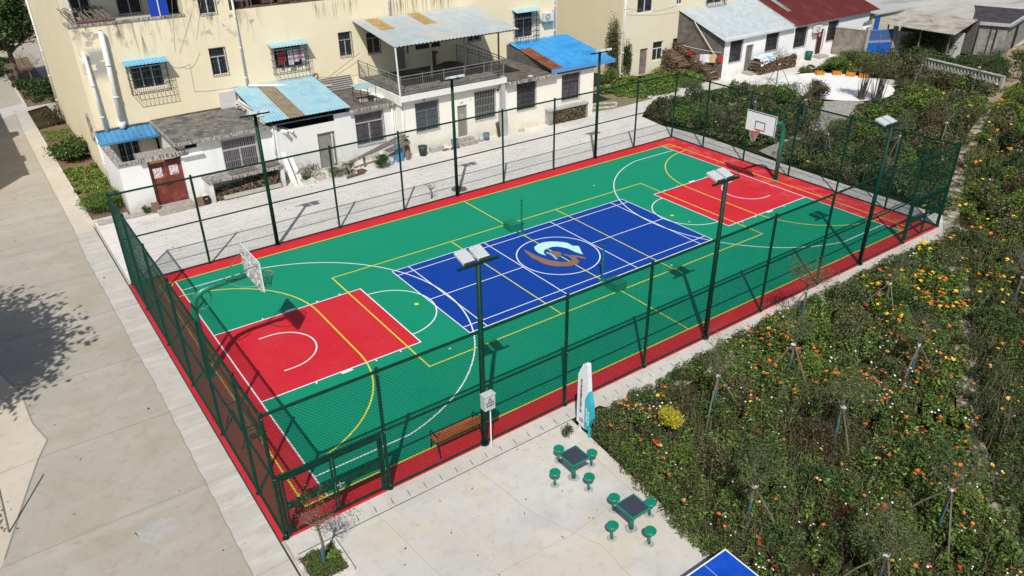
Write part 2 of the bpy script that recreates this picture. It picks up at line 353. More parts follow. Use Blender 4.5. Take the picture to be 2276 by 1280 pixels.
ground('rust_stain', blob(-10.25, -14.75, .2, .28, seed=8, j=.35), -.0400, mat('rust_tone', (.46, .3, .16), (.6, .52, .42), sc=7, lo=.35, hi=.6))
# circular play area and gravel link
ground('round_plaza', [(34.4 + 4.15 * math.cos(t * .1963), 9.55 + 4.1 * math.sin(t * .1963)) for t in range(32)], -.02, concrete('plaza_white', (.80, .79, .76), (.72, .71, .68)))
ground('plaza_tail', [(37.2, 6.9), (39.4, 6.7), (39.8, 7.6), (37.6, 11)], -.024, m_apron)
ground('gravel_link', [(31.4, 6.9), (30.2, 7.6), (27.0, 5.9), (22.4, 4.2), (18.0, 3.6), (17.4, 1.4), (22.0, 2.0), (26.5, 3.3), (30.5, 4.9), (32.5, 5.8)], -.045, m_gravel)
ground('plaza_link', [(29.8, 13.3), (31.5, 11.8), (33, 13.2), (33, 14.3), (29, 14.6)], -.044, m_yard)
pth = [(56, 7.2), (47.5, 2.6), (40.5, .75), (37.9, .0), (34.9, -1.15), (31.6, -2.25), (27.8, -3.6), (23.5, -5.3), (19.7, -6.95), (17.4, -8.0), (14.6, -9.55), (9.5, -12.6), (2.0, -16.6), (.3, -18.2), (-3.5, -21.5), (-8, -26)]
mp_ = M(); strip(mp_, pth, .7, -.04); mp_.build('garden_path', m_path, kind='structure')
ground('far_yard', [(50, 16), (56, 7.2), (70, 9.5), (110, 14), (160, 60), (90, 90), (52, 34), (49.5, 22)], -.05, concrete('far_concrete', (.52, .50, .45), (.42, .40, .37), brush=(.25, (.3, 2, 1), (.26, .25, .24))))
ground('rear_pavement', [(-13.9, 36.4), (20, 36.4), (20, 130), (-40, 130), (-15.5, 60)], -.056, m_road)
ground('bare_soil', [(55, 8.6), (52.8, 4.9), (50, 3.6), (44.2, 2.5), (39, .9), (40, .2), (47, 1.9), (54, 4.5), (62, 7.6)], -.036, mat('dirt', (.36, .28, .17), (.26, .2, .12), sc=1.5, rough=1))
ground('dry_grass_patch', [(15.6, 15.6), (17.2, 15.3), (21.3, 15.5), (20.6, 17.4), (22.9, 20.5), (15.6, 20.5)], -.03, mat('dry_grass', (.28, .23, .14), (.17, .16, .07), sc=4, bump=.5, rough=1))
m_white_curb = mat('curb', (.66, .63, .57), (.45, .42, .37), sc=4, rough=.9)

# ------------------------------------------------------------ court
def dusty(m):
    t = m.node_tree; N = t.nodes; Lk = t.links; b = N['Principled BSDF']; src = b.inputs['Base Color'].links[0].from_socket
    g = N.new('ShaderNodeNewGeometry'); sp = N.new('ShaderNodeSeparateXYZ'); Lk.new(g.outputs['Position'], sp.inputs[0])
    def mr(s_, a, c, o0=0, o1=1):
        r = N.new('ShaderNodeMapRange'); r.inputs['From Min'].default_value = a; r.inputs['From Max'].default_value = c; r.inputs['To Min'].default_value = o0; r.inputs['To Max'].default_value = o1; Lk.new(s_, r.inputs['Value']); return r.outputs[0]
    n = N.new('ShaderNodeTexNoise'); n.inputs['Scale'].default_value = 1.3; n.inputs['Detail'].default_value = 9; n.inputs['Roughness'].default_value = .7; Lk.new(g.outputs['Position'], n.inputs['Vector'])
    mu = N.new('ShaderNodeMath'); mu.operation = 'MULTIPLY'; Lk.new(mr(sp.outputs['X'], 12.2, 14.4), mu.inputs[0]); Lk.new(mr(n.outputs['Fac'], .48, .78, 0, .6), mu.inputs[1])
    mx = N.new('ShaderNodeMix'); mx.data_type = 'RGBA'; Lk.new(mu.outputs[0], mx.inputs[0]); Lk.new(src, mx.inputs[6]); mx.inputs[7].default_value = (.66, .30, .24, 1); Lk.new(mx.outputs[2], b.inputs['Base Color']); return m
m_red = courtmat('court_red', (.57, .012, .025), (.7, .35, .35))
m_green = courtmat('court_green', (.001, .25, .135), (.1, .45, .32))
m_blue = courtmat('court_blue', (.0005, .043, .30), (.05, .16, .48))
dusty(m_red)
m_wl = mat('line_white', (.82, .84, .84), (.7, .74, .74), sc=8, rough=.7)
m_yl = mat('line_yellow', (.72, .68, .05), (.62, .6, .05), sc=6, rough=.7)
M().box(-15.58, 15.9, -8.238, 8.43, -.11, 0).build('court_base', m_red, kind='structure')
M().sheet([(-14, -7.5), (14, -7.5), (14, 7.5), (-14, 7.5)], .004).build('court_green_field', m_green, kind='structure')
M().sheet([(-6.5, -2.97), (6.5, -2.97), (6.5, 2.97), (-6.5, 2.97)], .008).build('court_blue_field', m_blue, kind='structure')
mk = M()
for s in (-1, 1): mk.sheet([(s * 14, -2.42), (s * 8.2, -2.42), (s * 8.2, 2.42), (s * 14, 2.42)][::s], .008)
mk.build('court_key_fields', m_red, kind='structure')
wl = M(); zc = [.012]
def L(pts, wd=.05, closed=False, mb=None, z=None):
    strip(mb or wl, pts, wd, zc[0] if z is None else z, closed); zc[0] += .00012
for s in (-1, 1):
    L([(s * 14, -7.5), (s * 14, 7.5)])
    a = math.degrees(math.acos(0)) ; cx = s * 12.4
    al = math.degrees(math.asin(6.6 / 6.75))
    pts = arc(cx, 0, 6.75, 180 - al, 180 + al, 60) if s > 0 else arc(cx, 0, 6.75, al, -al, 60)
    L([(s * 13.97, 6.6)] + pts + [(s * 13.97, -6.6)])
    L([(s * 13.97, 2.42), (s * 8.2, 2.42), (s * 8.2, -2.42), (s * 13.97, -2.42)])
    L(arc(s * 8.2, 0, 1.8, 90, 270, 40) if s > 0 else arc(s * 8.2, 0, 1.8, 90, -90, 40))
    L([(s * 12.77, 1.22)] + (arc(s * 12.42, 0, 1.22, 90, 270, 30) if s > 0 else arc(s * 12.42, 0, 1.22, 90, -90, 30)) + [(s * 12.77, -1.22)])
    for x in (12.17, 10.0, 9.06):
        for t in (-1, 1): L([(s * x, t * 2.445), (s * x, t * 2.56)])
    for t in (-1, 1): L([(s * 11.08, t * 2.445), (s * 11.08, t * 2.56)], .4)
L(arc(0, 0, 1.8, 0, 354.4, 63), closed=True)
bw = .042
for y in (-2.95, 2.95, -2.5, 2.5): L([(-6.5, y), (6.5, y)], bw)
for x in (-6.48, 6.48, -5.71, 5.71, -1.88, 1.88): L([(x, -2.97), (x, 2.97)], bw)
for s in (-1, 1): L([(s * 1.9, 0), (s * 6.48, 0)], bw)
for x, y in ((-7.6, -3.4), (3.2, -3.6), (7.1, -1.0), (-2.2, -3.3), (6.6, 5.2), (13.2, -5.9)): L([(x - .05, y), (x + .05, y)], .06)
wl.build('court_white_lines', m_wl, kind='structure')
yl = M(); zc[0] = .018
def Y(*a, **k): L(*a, mb=yl, **k)
Y([(-14.63, -7.5), (14.63, -7.5), (14.63, 7.5), (-14.63, 7.5)], .055, closed=True)
Y([(0, -7.5), (0, 7.5)], .05)
for s in (-1, 1):
    Y([(s * 14.6, s * 6.15)] + arc(s * 14.63, s * 1.8, 4.35, 90 if s > 0 else -90, 180, 24)[1:] + arc(s * 14.63, -s * 1.8, 4.35, 180, 270 if s > 0 else 90, 24) if s > 0 else
      [(-14.6, 6.15)] + arc(-14.63, 1.8, 4.35, 90, 0, 24)[1:] + arc(-14.63, -1.8, 4.35, 0, -90, 24), .055)
    for t in (-1, 1): Y(arc(s * 14.63, t * 7.5, .5, {(1, 1): 180, (1, -1): 90, (-1, 1): 270, (-1, -1): 0}[(s, t)], {(1, 1): 270, (1, -1): 180, (-1, 1): 360, (-1, -1): 90}[(s, t)], 10), .05)
    Y([(s * 3, -3.92), (s * 3, 3.92)], .05)
    yl.sheet([(s * 7 + .09 * math.cos(t), .09 * math.sin(t)) for t in [i * .524 for i in range(12)]], .0175)
Y([(-8.73, -3.92), (8.73, -3.92), (8.73, 3.92), (-8.73, 3.92)], .055, closed=True)
yl.build('court_yellow_lines', m_yl, kind='structure')
m_em1 = mat('emblem_pale', (.50, .82, .80), (.42, .72, .74), sc=9)
m_em2 = mat('emblem_brown', (.30, .17, .07), (.07, .09, .12), sc=22, lo=.35, hi=.75, c3=(.4, .11, .09), sc3=14)
em = M(); ze = .0285
for i, (pl, mi) in enumerate([([(-.37, 1.21), (-.1, 1.33), (.2, 1.37), (.5, 1.26), (.73, 1.09), (.93, .87), (1.06, .66), (1.07, .48), (1.05, .3), (1.2, .2), (1.25, .10), (1.17, -.06), (1.0, -.35), (.87, -.63), (.8, -.42), (.74, -.2), (.74, -.0), (.71, .21), (.61, .44), (.46, .65), (.27, .75), (.05, .76), (-.18, .72), (-.34, .58), (-.43, .42), (-.47, .23), (-.55, .45), (-.58, .68), (-.52, .98)], 0),
                             ([(-.88, 1.32), (-1.0, 1.02), (-1.04, .75), (-1.1, .45), (-1.07, .18), (-1.05, -.2), (-.96, -.52), (-.78, -.78), (-.54, -.98), (-.32, -1.12), (-.1, -1.17), (.1, -1.16), (.24, -1.09), (.36, -.95), (.41, -.76), (.47, -.62), (.56, -.86), (.66, -1.0), (.74, -1.01), (.72, -.78), (.6, -.55), (.45, -.42), (.35, -.33), (.22, -.07), (.17, -.14), (.23, -.45), (.2, -.62), (.11, -.76), (0, -.82), (-.15, -.77), (-.36, -.57), (-.54, -.33), (-.68, -.04), (-.76, .24), (-.82, .55), (-.83, .85)], 1),
                             ([(-.11, .49), (.17, .28), (.21, .13), (.18, .01), (.08, -.12), (-.03, -.2), (-.17, -.22), (-.19, -.05), (-.16, .14), (-.16, .32)], 1)]):
    em.sheet(pl[::-1], ze + i * .0006, mi)
strip(em, [(-.25, .51), (-.2, .33), (-.19, .1), (-.25, -.15), (-.31, -.33)], .035, ze + .002); strip(em, [(-.32, .45), (-.27, .28), (-.26, .08), (-.31, -.14), (-.36, -.28)], .03, ze + .0024)
em.build('court_emblem', [m_em1, m_em2], kind='structure')

# ------------------------------------------------------------ fences
m_fg = mat('fence_green', (.001, .030, .019), (.003, .045, .028), sc=6, rough=.5, spec=.18)
m_fw = mat('fence_wire', (.001, .034, .022), rough=.6, spec=.15)
m_bolt = mat('bolt', (.6, .62, .6), rough=.35, metal=.8)
def chain(mb, o, u, W, z0, z1, step=.098, r=.0042, off=.004):
    """woven diamond mesh as thin wires; o origin (x,y), u unit dir"""
    o = Vector(o); u = Vector(u); nx = Vector((-u.y, u.x)); H = z1 - z0; V = []; F = []
    for sgn in (1, -1):
        k = -H
        while k < W:
            if sgn == 1: s0, t0 = k, 0.; s1, t1 = k + H, H
            else: s0, t0 = k, H; s1, t1 = k + H, 0.
            a, b = s0, s1
            lo = max(0., s0); hi = min(W, s1)
            k += step
            if hi - lo < .01: continue
            f0 = (lo - s0) / H; f1 = (hi - s0) / H
            za, zb = z0 + t0 + (t1 - t0) * f0, z0 + t0 + (t1 - t0) * f1
            pa = o + u * lo + nx * off * sgn; pb = o + u * hi + nx * off * sgn
            A = Vector((pa.x, pa.y, za)); B = Vector((pb.x, pb.y, zb)); d = (B - A).normalized()
            e1 = Vector((nx.x, nx.y, 0)); e2 = d.cross(e1); n = len(mb.v)
            for P_ in (A, B):
                for ang in (0.5, 2.6, 4.7): mb.v.append(tuple(P_ + (e1 * math.cos(ang) + e2 * math.sin(ang)) * r))
            for q in range(3): mb.f.append((n + q, n + (q + 1) % 3, n + 3 + (q + 1) % 3, n + 3 + q)); mb.mi.append(0)
FH = 3.92
def fence_side(label, a, b, posts, rails=(.04, 1.98, 3.86), skips=(), wr=.0042, group='chain link fences round the court'):
    """posts: distances from a where a post stands; skips: (s0,s1) spans with a gate below 1.98"""
    a = Vector(a); b = Vector(b); u = (b - a).normalized(); W = (b - a).length
    root = thing('chain_link_fence', label, 'fence', (a.x, a.y, 0))
    P = lambda s, z: (a.x + u.x * s, a.y + u.y * s, z)
    for s in posts:
        pb = M(); pb.tube([P(s, 0), P(s, FH + .04)], .05, 8); pb.tube([P(s, FH + .04), P(s, FH + .07)], [.058, .02], 8); pb.tube([P(s, 0), P(s, .02)], .09, 8)
        pst = pb.build('post', m_fg, root)
    for z in rails:
        rb = M(); spans = [(0, W)]
        if z < 1.9:
            for g0, g1 in skips: spans = [(x0, y0) for s0, s1 in spans for x0, y0 in ((s0, min(s1, g0)), (max(s0, g1), s1)) if y0 - x0 > .05]
        for s0, s1 in spans: rb.tube([P(s0, z), P(s1, z)], .033 if z != 3.86 else .042, 8)
        rb.build('rail', m_fg, root)
    mb = M(); cur = 0.
    for g0, g1 in skips:
        chain(mb, P(g0, 0)[:2], u, g1 - g0, 2.0, 3.84)
    spans = [(0, W)]
    for g0, g1 in skips: spans = [(x0, y0) for s0, s1 in spans for x0, y0 in ((s0, min(s1, g0)), (max(s0, g1), s1)) if y0 - x0 > .05]
    for s0, s1 in spans: chain(mb, P(s0, 0)[:2], u, s1 - s0, .06, 3.84, r=wr)
    mb.build('wire_mesh', m_fw, root)
    bb = M()
    for s in posts:
        for z in (.14, 1.98, 3.8):
            p = P(s, z); bb.tube([(p[0] - .05 * u.y * -1, p[1] - .05 * u.x, z), (p[0] - .065 * u.y * -1, p[1] - .065 * u.x, z)], .012, 6)
    bb.build('bolts', m_bolt, root)
    return root
nx = [-15.45, -12.5, -6.38, -2.95, 3.13, 6.6, 12.85, 15.85]
fence_side('long green mesh fence along the garden and patio, nearest side of the court', (-15.45, -8.22), (15.85, -8.18), [x + 15.45 for x in nx], skips=((0.1, 2.9), (28.35, 31.25)))
fx = [-15.45, -12.35, -6.35, -2.92, 3.05, 6.45, 12.55, 15.72]
fence_side('long green mesh fence between the court and the row of houses', (-15.45, 8.36), (15.72, 8.4), [x + 15.45 for x in fx], wr=.0023)
fence_side('short green mesh fence beside the wide concrete road', (-15.45, -8.2), (-15.45, 8.34), [8.2 + y for y in (-6.28, -3.24, -.2, 2.78, 5.83)])
fence_side('short green mesh fence behind the far hoop, towards the shrubs', (15.8, -8.16), (15.75, 8.38), [8.16 + y for y in (-5.6, -2.95, -.06, 2.95, 5.92)])
def gate(label, x0, x1, y, openleaf=False):
    r = thing('double_gate', label, 'gate', (x0, y, 0)); t = .03
    f = M(); f.box(x0, x0 + .07, y - t, y + t, 0, 2.0); f.box(x1 - .07, x1, y - t, y + t, 0, 2.0); f.box(x0 + .07, x1 - .07, y - t, y + t, 1.86, 1.93); f.build('gate_frame', m_fg, r)
    xm = (x0 + x1) / 2
    for i, (a, b) in enumerate(((x0 + .09, xm - .015), (xm + .015, x1 - .09))):
        l = M(); z0, z1 = .08, 1.83
        for q in ((a, a + .05, z0, z1), (b - .05, b, z0, z1), (a + .05, b - .05, z0, z0 + .05), (a + .05, b - .05, z1 - .05, z1)): l.box(q[0], q[1], y - .02, y + .02, q[2], q[3])
        l.box(a + .05, b - .05, y - .012, y + .012, .84, 1.08)
        lf = l.build('gate_leaf', m_fg, r)
        w_ = M(); chain(w_, (a + .05, y), (1, 0), b - a - .1, .13, .84); chain(w_, (a + .05, y), (1, 0), b - a - .1, 1.08, 1.78); w_.build('wire_mesh', m_fw, lf)
        if i == 1: M().box(a + .0, a + .22, y - .06, y - .035, .93, .96).box(a + .08, a + .11, y - .06, y - .03, .86, 1.02).build('handle', m_bolt, lf)
    return r
gate('double mesh gate with solid middle bands at the corner by the small planted tree', -15.38, -12.58, -8.215)
gate('double mesh gate at the far right corner behind the leafy shrub', 12.93, 15.77, -8.19)

# ------------------------------------------------------------ flood light poles
m_lamp = mat('lamp_housing', (.60, .63, .64), (.50, .53, .54), sc=20, rough=.5, metal=.0)
m_lampd = mat('lamp_dark', (.05, .055, .05), rough=.5)
m_glass = mat('lamp_glass', (.55, .58, .6), rough=.1, spec=.8)
def lamp_pole(label):
    r = thing('floodlight_pole', label, 'floodlight', (0, 0, 0), 'floodlight poles in the fence line')
    M().tube([(0, 0, 0), (0, 0, 5.9)], [.088, .07], 12).tube([(0, 0, 0), (0, 0, .03)], .14, 12).build('pole', m_fg, r, smooth=True)
    M().box(-.62, .62, -.035, .035, 5.88, 5.94).build('crossbar', m_fg, r)
    for s in (-1, 1):
        cx = s * .225 - .02
        tilt = .30; b = M(); b.obox((cx, .25, 6.055), (.35, .48, .07), rx=tilt)
        for k in range(7): b.obox((cx, .08 + k * .06, 6.105 - (.18 - k * .06) * .31), (.31, .012, .03), rx=tilt)
        h = b.build('lamp_head', m_lamp, r)
        M().obox((cx, .285, 6.02), (.32, .46, .02), rx=tilt).build('lens', m_glass, h)
        M().obox((cx, .0, 5.985), (.33, .05, .08), rx=tilt).box(cx - .03, cx + .03, -.02, .05, 5.94, 5.98).build('bracket', m_lampd, h)
    return r
lp = lamp_pole('twin floodlight pole carrying the grey electric box, nearest the patio')
lp.location = (-9.41, -8.23, 0)
for x, y, rz, lb in ((.06, -8.22, 0, 'twin floodlight pole in the middle of the garden side fence'),
                     (9.57, -8.2, 0, 'twin floodlight pole on the garden side fence near the far corner gate'),
                     (-9.35, 8.38, math.pi, 'twin floodlight pole in front of the firewood shelter and grey slab roof'),
                     (.15, 8.38, math.pi, 'twin floodlight pole beside the manhole, in front of the balcony house'),
                     (9.5, 8.4, math.pi, 'twin floodlight pole in front of the bright blue roof')):
    copy_tree(lp, (x, y, 0), rz, lb)
m_boxg = mat('box_grey', (.50, .54, .53), (.44, .48, .47), sc=10, rough=.5)
eb = thing('electric_box', 'pale grey electric box with warning triangle on the nearest floodlight pole', 'electric box', (-9.36, -8.42, 1.4))
M().box(-9.55, -9.2, -8.53, -8.31, 1.4, 1.88).box(-9.57, -9.18, -8.55, -8.31, 1.88, 1.9).build('cabinet', m_boxg, eb)
m_ink = mat('ink', (.05, .06, .06), rough=.7)
t_ = M(); zt = -8.5335
for a, b in (((-.07, 1.70), (.07, 1.70)), ((.07, 1.70), (0, 1.82)), ((0, 1.82), (-.07, 1.70)), ((.0, 1.79), (-.015, 1.75)), ((-.015, 1.75), (.015, 1.75)), ((.015, 1.75), (0, 1.715))):
    t_.tube([(-9.37 + a[0], zt, a[1]), (-9.37 + b[0], zt, b[1])], .006, 4)
t_.build('warning_triangle', m_ink, eb)
text('有电危险', .068, (-9.37, zt, 1.63), FRONT, m_ink, eb); text('请勿靠近', .068, (-9.37, zt, 1.54), FRONT, m_ink, eb)
M().tube([(-9.3, -8.42, 1.4), (-9.3, -8.42, -.04)], .022, 8).build('white_conduit', mat('pvc_white', (.78, .79, .78), (.68, .69, .67), sc=3, rough=.4), eb)
m_pvc = MATS['pvc_white']

# ------------------------------------------------------------ basketball hoops
m_hg = mat('hoop_green', (.006, .17, .10), (.01, .21, .13), sc=5, rough=.3, spec=.5)
m_board = mat('board_white', (.80, .83, .84), rough=.35)
m_black = mat('black_paint', (.02, .02, .022), rough=.5)
m_rim = mat('rim_orange', (.75, .12, .05), rough=.4)
m_net = mat('net_white', (.7, .68, .66), (.6, .2, .2), sc=14)
m_netd = mat('net_dark', (.07, .09, .1), rough=.8)
m_back = mat('board_back', (.66, .66, .65), (.34, .33, .32), sc=7, lo=.45, hi=.58, rough=.7)
def hoop(label, s):
    X = 14.85; r = thing('basketball_hoop', label, 'basketball hoop', (s * X, .05, 0)); y = .05
    pt = lambda d, z, yy=0.: (s * d, y + yy, z)
    M().tube([pt(X, 0), pt(X, 2.45), pt(X - .03, 2.72), pt(X - .14, 2.95), pt(X - .36, 3.1), pt(X - .7, 3.16), pt(13.05, 3.2)], [.11, .11, .11, .11, .11, .105, .085], 14).tube([pt(X, 0), pt(X, .025)], .2, 14).build('pole', m_hg, r, smooth=True)
    M().tube([pt(X - .1, 2.5), pt(X - .35, 2.45), pt(X - .55, 2.62), pt(X - .6, 2.9), pt(X - .55, 3.07)], .022, 8).build('hoop_brace', m_hg, r, smooth=True)
    b = M()
    for t in (-1, 1):
        b.tube([pt(13.75, 3.24, t * .08), pt(13.5, 3.45, t * .25), pt(12.95, 3.72, t * .62), pt(12.84, 3.72, t * .62)], .016, 6)
        b.tube([pt(13.65, 3.14, t * .08), pt(13.35, 3.02, t * .4), pt(12.95, 3.02, t * .62), pt(12.84, 3.02, t * .62)], .016, 6)
    b.build('support_rods', m_hg, r)
    bd = M().box(min(s * 12.8, s * 12.83), max(s * 12.8, s * 12.83), y - .92, y + .88, 2.9, 3.95); bo = bd.build('backboard', m_board, r)
    xf = s * 12.797; l = M()
    def rect(y0, y1, z0, z1, wd):
        for q in ((y0, y1, z0, z0 + wd), (y0, y1, z1 - wd, z1), (y0, y0 + wd, z0 + wd, z1 - wd), (y1 - wd, y1, z0 + wd, z1 - wd)):
            l.box(min(xf, xf - s * .004), max(xf, xf - s * .004), q[0], q[1], q[2], q[3])
    rect(y - .91, y + .87, 2.91, 3.94, .04); rect(y - .32, y + .28, 3.06, 3.5, .04); l.build('board_lines', m_black, bo)
    g = M(); xb = s * 12.831
    for yy in (-.9, -.45, 0, .45, .84): g.box(min(xb, xb + s * .04), max(xb, xb + s * .04), y + yy - .0, y + yy + .025, 2.92, 3.93)
    for zz in (2.92, 3.25, 3.58, 3.9): g.box(min(xb + s * .041, xb + s * .07), max(xb + s * .041, xb + s * .07), y - .9, y + .865, zz, zz + .03)
    g.box(min(xb, xb + s * .004), max(xb, xb + s * .004), y - .91, y + .87, 2.905, 3.945); g.build('board_frame', m_back, bo)
    R = .23; cx = 12.42
    ring = [(s * cx + R * math.cos(a), y + R * math.sin(a), 3.05) for a in [i * math.pi / 12 for i in range(25)]]
    M().tube(ring, .011, 6, caps=False).box(min(s * 12.65, s * 12.8), max(s * 12.65, s * 12.8), y - .07, y + .07, 3.0, 3.06).build('rim', m_rim, r, smooth=True)
    n = M(); K = 12
    rr = [(R, 3.05), (.2, 2.93), (.16, 2.81), (.125, 2.7), (.115, 2.6)]
    for j in range(4):
        for i in range(K):
            a0 = 2 * math.pi * (i + .5 * (j % 2)) / K
            for dlt in (-.5, .5):
                a1 = a0 + dlt * 2 * math.pi / K
                n.tube([(s * cx + rr[j][0] * math.cos(a0), y + rr[j][0] * math.sin(a0), rr[j][1]), (s * cx + rr[j + 1][0] * math.cos(a1), y + rr[j + 1][0] * math.sin(a1), rr[j + 1][1])], .007 if s > 0 else .006, 3, caps=False)
    n.build('net', m_net if s > 0 else m_netd, r)
hoop('green basketball hoop by the far fence, its white board facing the camera', 1)
hoop('green basketball hoop by the road fence, seen from behind its board', -1)
# ------------------------------------------------------------ badminton net posts
m_np = mat('net_post_green', (.008, .13, .10), (.012, .17, .12), sc=4, rough=.4, spec=.5)
m_cw = mat('weight_green', (.005, .17, .10), (.008, .2, .12), sc=4, rough=.5)
for s, lb in ((1, 'green net post with weight box on the house side of the blue court'), (-1, 'green net post with weight box on the garden side of the blue court')):
    y = s * 2.62 if s > 0 else -2.85; r = thing('net_post', lb, 'net post', (-.02, y, 0))
    M().tube([(-.02, y, 0), (-.02, y, 1.55)], .04, 10).tube([(-.02, y, 1.55), (-.02, y, 1.66)], [.02, .02], 8).obox((-.02, y, 1.56), (.14, .12, .03)).build('post', m_np, r)
    M().tube([(-.02, y, 1.66), (-.02, y, 1.72)], [.04, .03], 8).obox((-.02 + .05, y, .55), (.05, .05, .1)).build('pulley', m_black, r)
    M().box(-.05, .01, min(y, y + s * .45), max(y, y + s * .45), .012, .05).box(-.16, .12, y - .1, y + .1, .006, .03).build('foot', m_np, r)
    ya, yb = sorted((y + s * .45, y + s * 1.1)); M().box(-.27, .27, ya, yb, .012, .34).build('weight_box', m_cw, r)
# ============================================================ BUILDINGS
m_yel = plaster('plaster_yellow', (.88, .785, .565), (.6, .52, .37), pz=(6.2, 7.9, -13.9, -4.0))
m_yel2 = plaster('plaster_yellow_shaded_side', (.83, .74, .53), (.55, .45, .29))  # side walls a darker yellow: their weaker sunlight is put into the colour
m_cream = plaster('plaster_cream', (.87, .84, .745), (.66, .57, .4))
m_whit = plaster('plaster_white', (.86, .86, .85), (.52, .48, .40))
m_whit2 = plaster('plaster_white_old', (.78, .775, .75), (.40, .37, .32))
m_roofc = mat('roof_concrete', (.20, .19, .175), (.085, .08, .07), sc=1.6, bump=.4, c3=(.32, .3, .27), sc3=3.5, lo3=.58, hi3=.66, rough=1)
m_roofd = mat('roof_dark', (.09, .08, .07), (.16, .145, .125), sc=2, bump=.3, rough=1)
m_stain = mat('coping_stained', (.50, .47, .42), (.10, .09, .08), sc=5, st=(3, 3, .6), lo=.42, hi=.58, rough=1)
m_lblue = mat('sheet_pale_blue', (.29, .50, .58), (.35, .53, .58), sc=2.5, rough=.45, c3=(.22, .45, .6), sc3=1.2, spec=.4)
m_blue2 = mat('sheet_blue', (.06, .23, .42), (.08, .28, .48), sc=2, rough=.45, c3=(.04, .15, .32), sc3=1.0, spec=.4)
m_blue3 = mat('sheet_bright_blue', (.025, .29, .64), (.05, .34, .70), sc=2, rough=.45, c3=(.03, .2, .5), sc3=.8, spec=.4)
m_rust = mat('sheet_rust', (.17, .055, .03), (.28, .11, .06), sc=4, rough=.9, c3=(.10, .035, .02), sc3=2)
m_fib = mat('skylight_fibre', (.27, .225, .15), (.2, .16, .10), sc=3, rough=.7, st=(1, 1, 1))
m_fib2 = mat('skylight_tan', (.42, .29, .10), (.30, .21, .10), sc=2, rough=.7)
m_galv = mat('sheet_galvanised', (.40, .455, .475), (.34, .39, .41), sc=1.5, rough=.5, c3=(.44, .43, .39), sc3=.6, spec=.4)
m_galv2 = mat('sheet_white_grey', (.42, .47, .49), (.35, .39, .41), sc=2, rough=.5, spec=.4)
m_redr = mat('roof_red', (.105, .016, .016), (.085, .014, .014), sc=2, rough=.8, c3=(.13, .028, .024), sc3=.7)
m_asb = mat('sheet_cement', (.42, .38, .33), (.30, .27, .23), sc=1.6, rough=1, c3=(.22, .2, .17), sc3=.8)
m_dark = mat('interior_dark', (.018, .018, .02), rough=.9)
m_gl = mat('window_glass', (.02, .028, .032), (.05, .06, .062), sc=2.5, rough=.12, spec=.6, lo=.45, hi=.6)
m_glc = mat('window_curtain', (.16, .13, .15), (.05, .045, .055), sc=6, st=(4, 4, .4), rough=.35, spec=.5)
m_glb = mat('window_curtain_blue', (.08, .16, .18), (.15, .13, .17), sc=3, st=(3, 3, .5), rough=.3, spec=.5)
m_wf = mat('window_frame_white', (.72, .73, .72), (.6, .6, .58), sc=6, rough=.5)
m_bar = mat('steel_bar', (.06, .055, .06), (.12, .11, .11), sc=9, rough=.5, metal=.3)
m_barl = mat('steel_bar_light', (.42, .43, .42), (.30, .3, .29), sc=9, rough=.4, metal=.3)
m_door = mat('door_grey', (.26, .255, .225), (.22, .21, .18), sc=4, rough=.5)
m_wood = mat('wood_grey', (.22, .19, .15), (.12, .10, .08), sc=8, st=(1, 1, 4), rough=.95)
m_rail = mat('railing_steel', (.22, .21, .20), (.32, .31, .30), sc=5, rough=.4, metal=.4)
m_rdoor = mat('door_red', (.21, .042, .03), (.16, .033, .026), sc=3, rough=.7, c3=(.3, .08, .055), sc3=2)
m_gry = mat('render_grey', (.15, .14, .125), (.10, .095, .085), sc=3, bump=.3, rough=1)
m_gry2 = mat('duct_grey', (.47, .47, .46), (.38, .37, .36), sc=3, rough=.9)
m_bgal = brickmat('gable_brick', (.17, .155, .14), (.12, .11, .10), (.2, .19, .17), w_=.25, h_=.08, axes='yz')
m_block = brickmat('block_wall', (.38, .36, .33), (.31, .29, .265), (.24, .23, .21))
m_brick = brickmat('yard_brick', (.30, .25, .20), (.22, .18, .145), (.30, .28, .25), w_=.24, h_=.075, axes='yz')
m_logs = [mat('log_a', (.20, .14, .095), (.11, .075, .05), sc=12, rough=1), mat('log_b', (.13, .085, .055), (.2, .13, .08), sc=12, rough=1), mat('log_c', (.31, .24, .16), (.2, .13, .08), sc=12, rough=1), mat('log_d', (.07, .05, .035), rough=1)]
m_step = mat('step_concrete', (.44, .41, .36), (.32, .29, .25), sc=4, rough=1)

def wallface(mb, x0, x1, z0, z1, y, ops=(), dep=.14, mi=0, ymul=1):
    """wall in the plane y facing -y with rectangular openings (x0,x1,z0,z1) and reveals"""
    xs = sorted({x0, x1, *[o[0] for o in ops], *[o[1] for o in ops]}); zs = sorted({z0, z1, *[o[2] for o in ops], *[o[3] for o in ops]})
    xs = [a for a in xs if x0 <= a <= x1]; zs = [a for a in zs if z0 <= a <= z1]
    for a, b in zip(xs, xs[1:]):
        for c, d in zip(zs, zs[1:]):
            cx, cz = (a + b) / 2, (c + d) / 2
            if any(o[0] < cx < o[1] and o[2] < cz < o[3] for o in ops): continue
            mb.add([(a, y, c), (b, y, c), (b, y, d), (a, y, d)], [(0, 1, 2, 3)], mi)
    for o in ops:
        a, b, c, d = o; e = y + dep
        mb.add([(a, y, c), (b, y, c), (b, e, c), (a, e, c)], [(0, 1, 2, 3)][::-1], mi); mb.add([(a, y, d), (b, y, d), (b, e, d), (a, e, d)], [(3, 2, 1, 0)], mi)
        mb.add([(a, y, c), (a, e, c), (a, e, d), (a, y, d)], [(0, 1, 2, 3)], mi); mb.add([(b, y, c), (b, e, c), (b, e, d), (b, y, d)], [(3, 2, 1, 0)], mi)
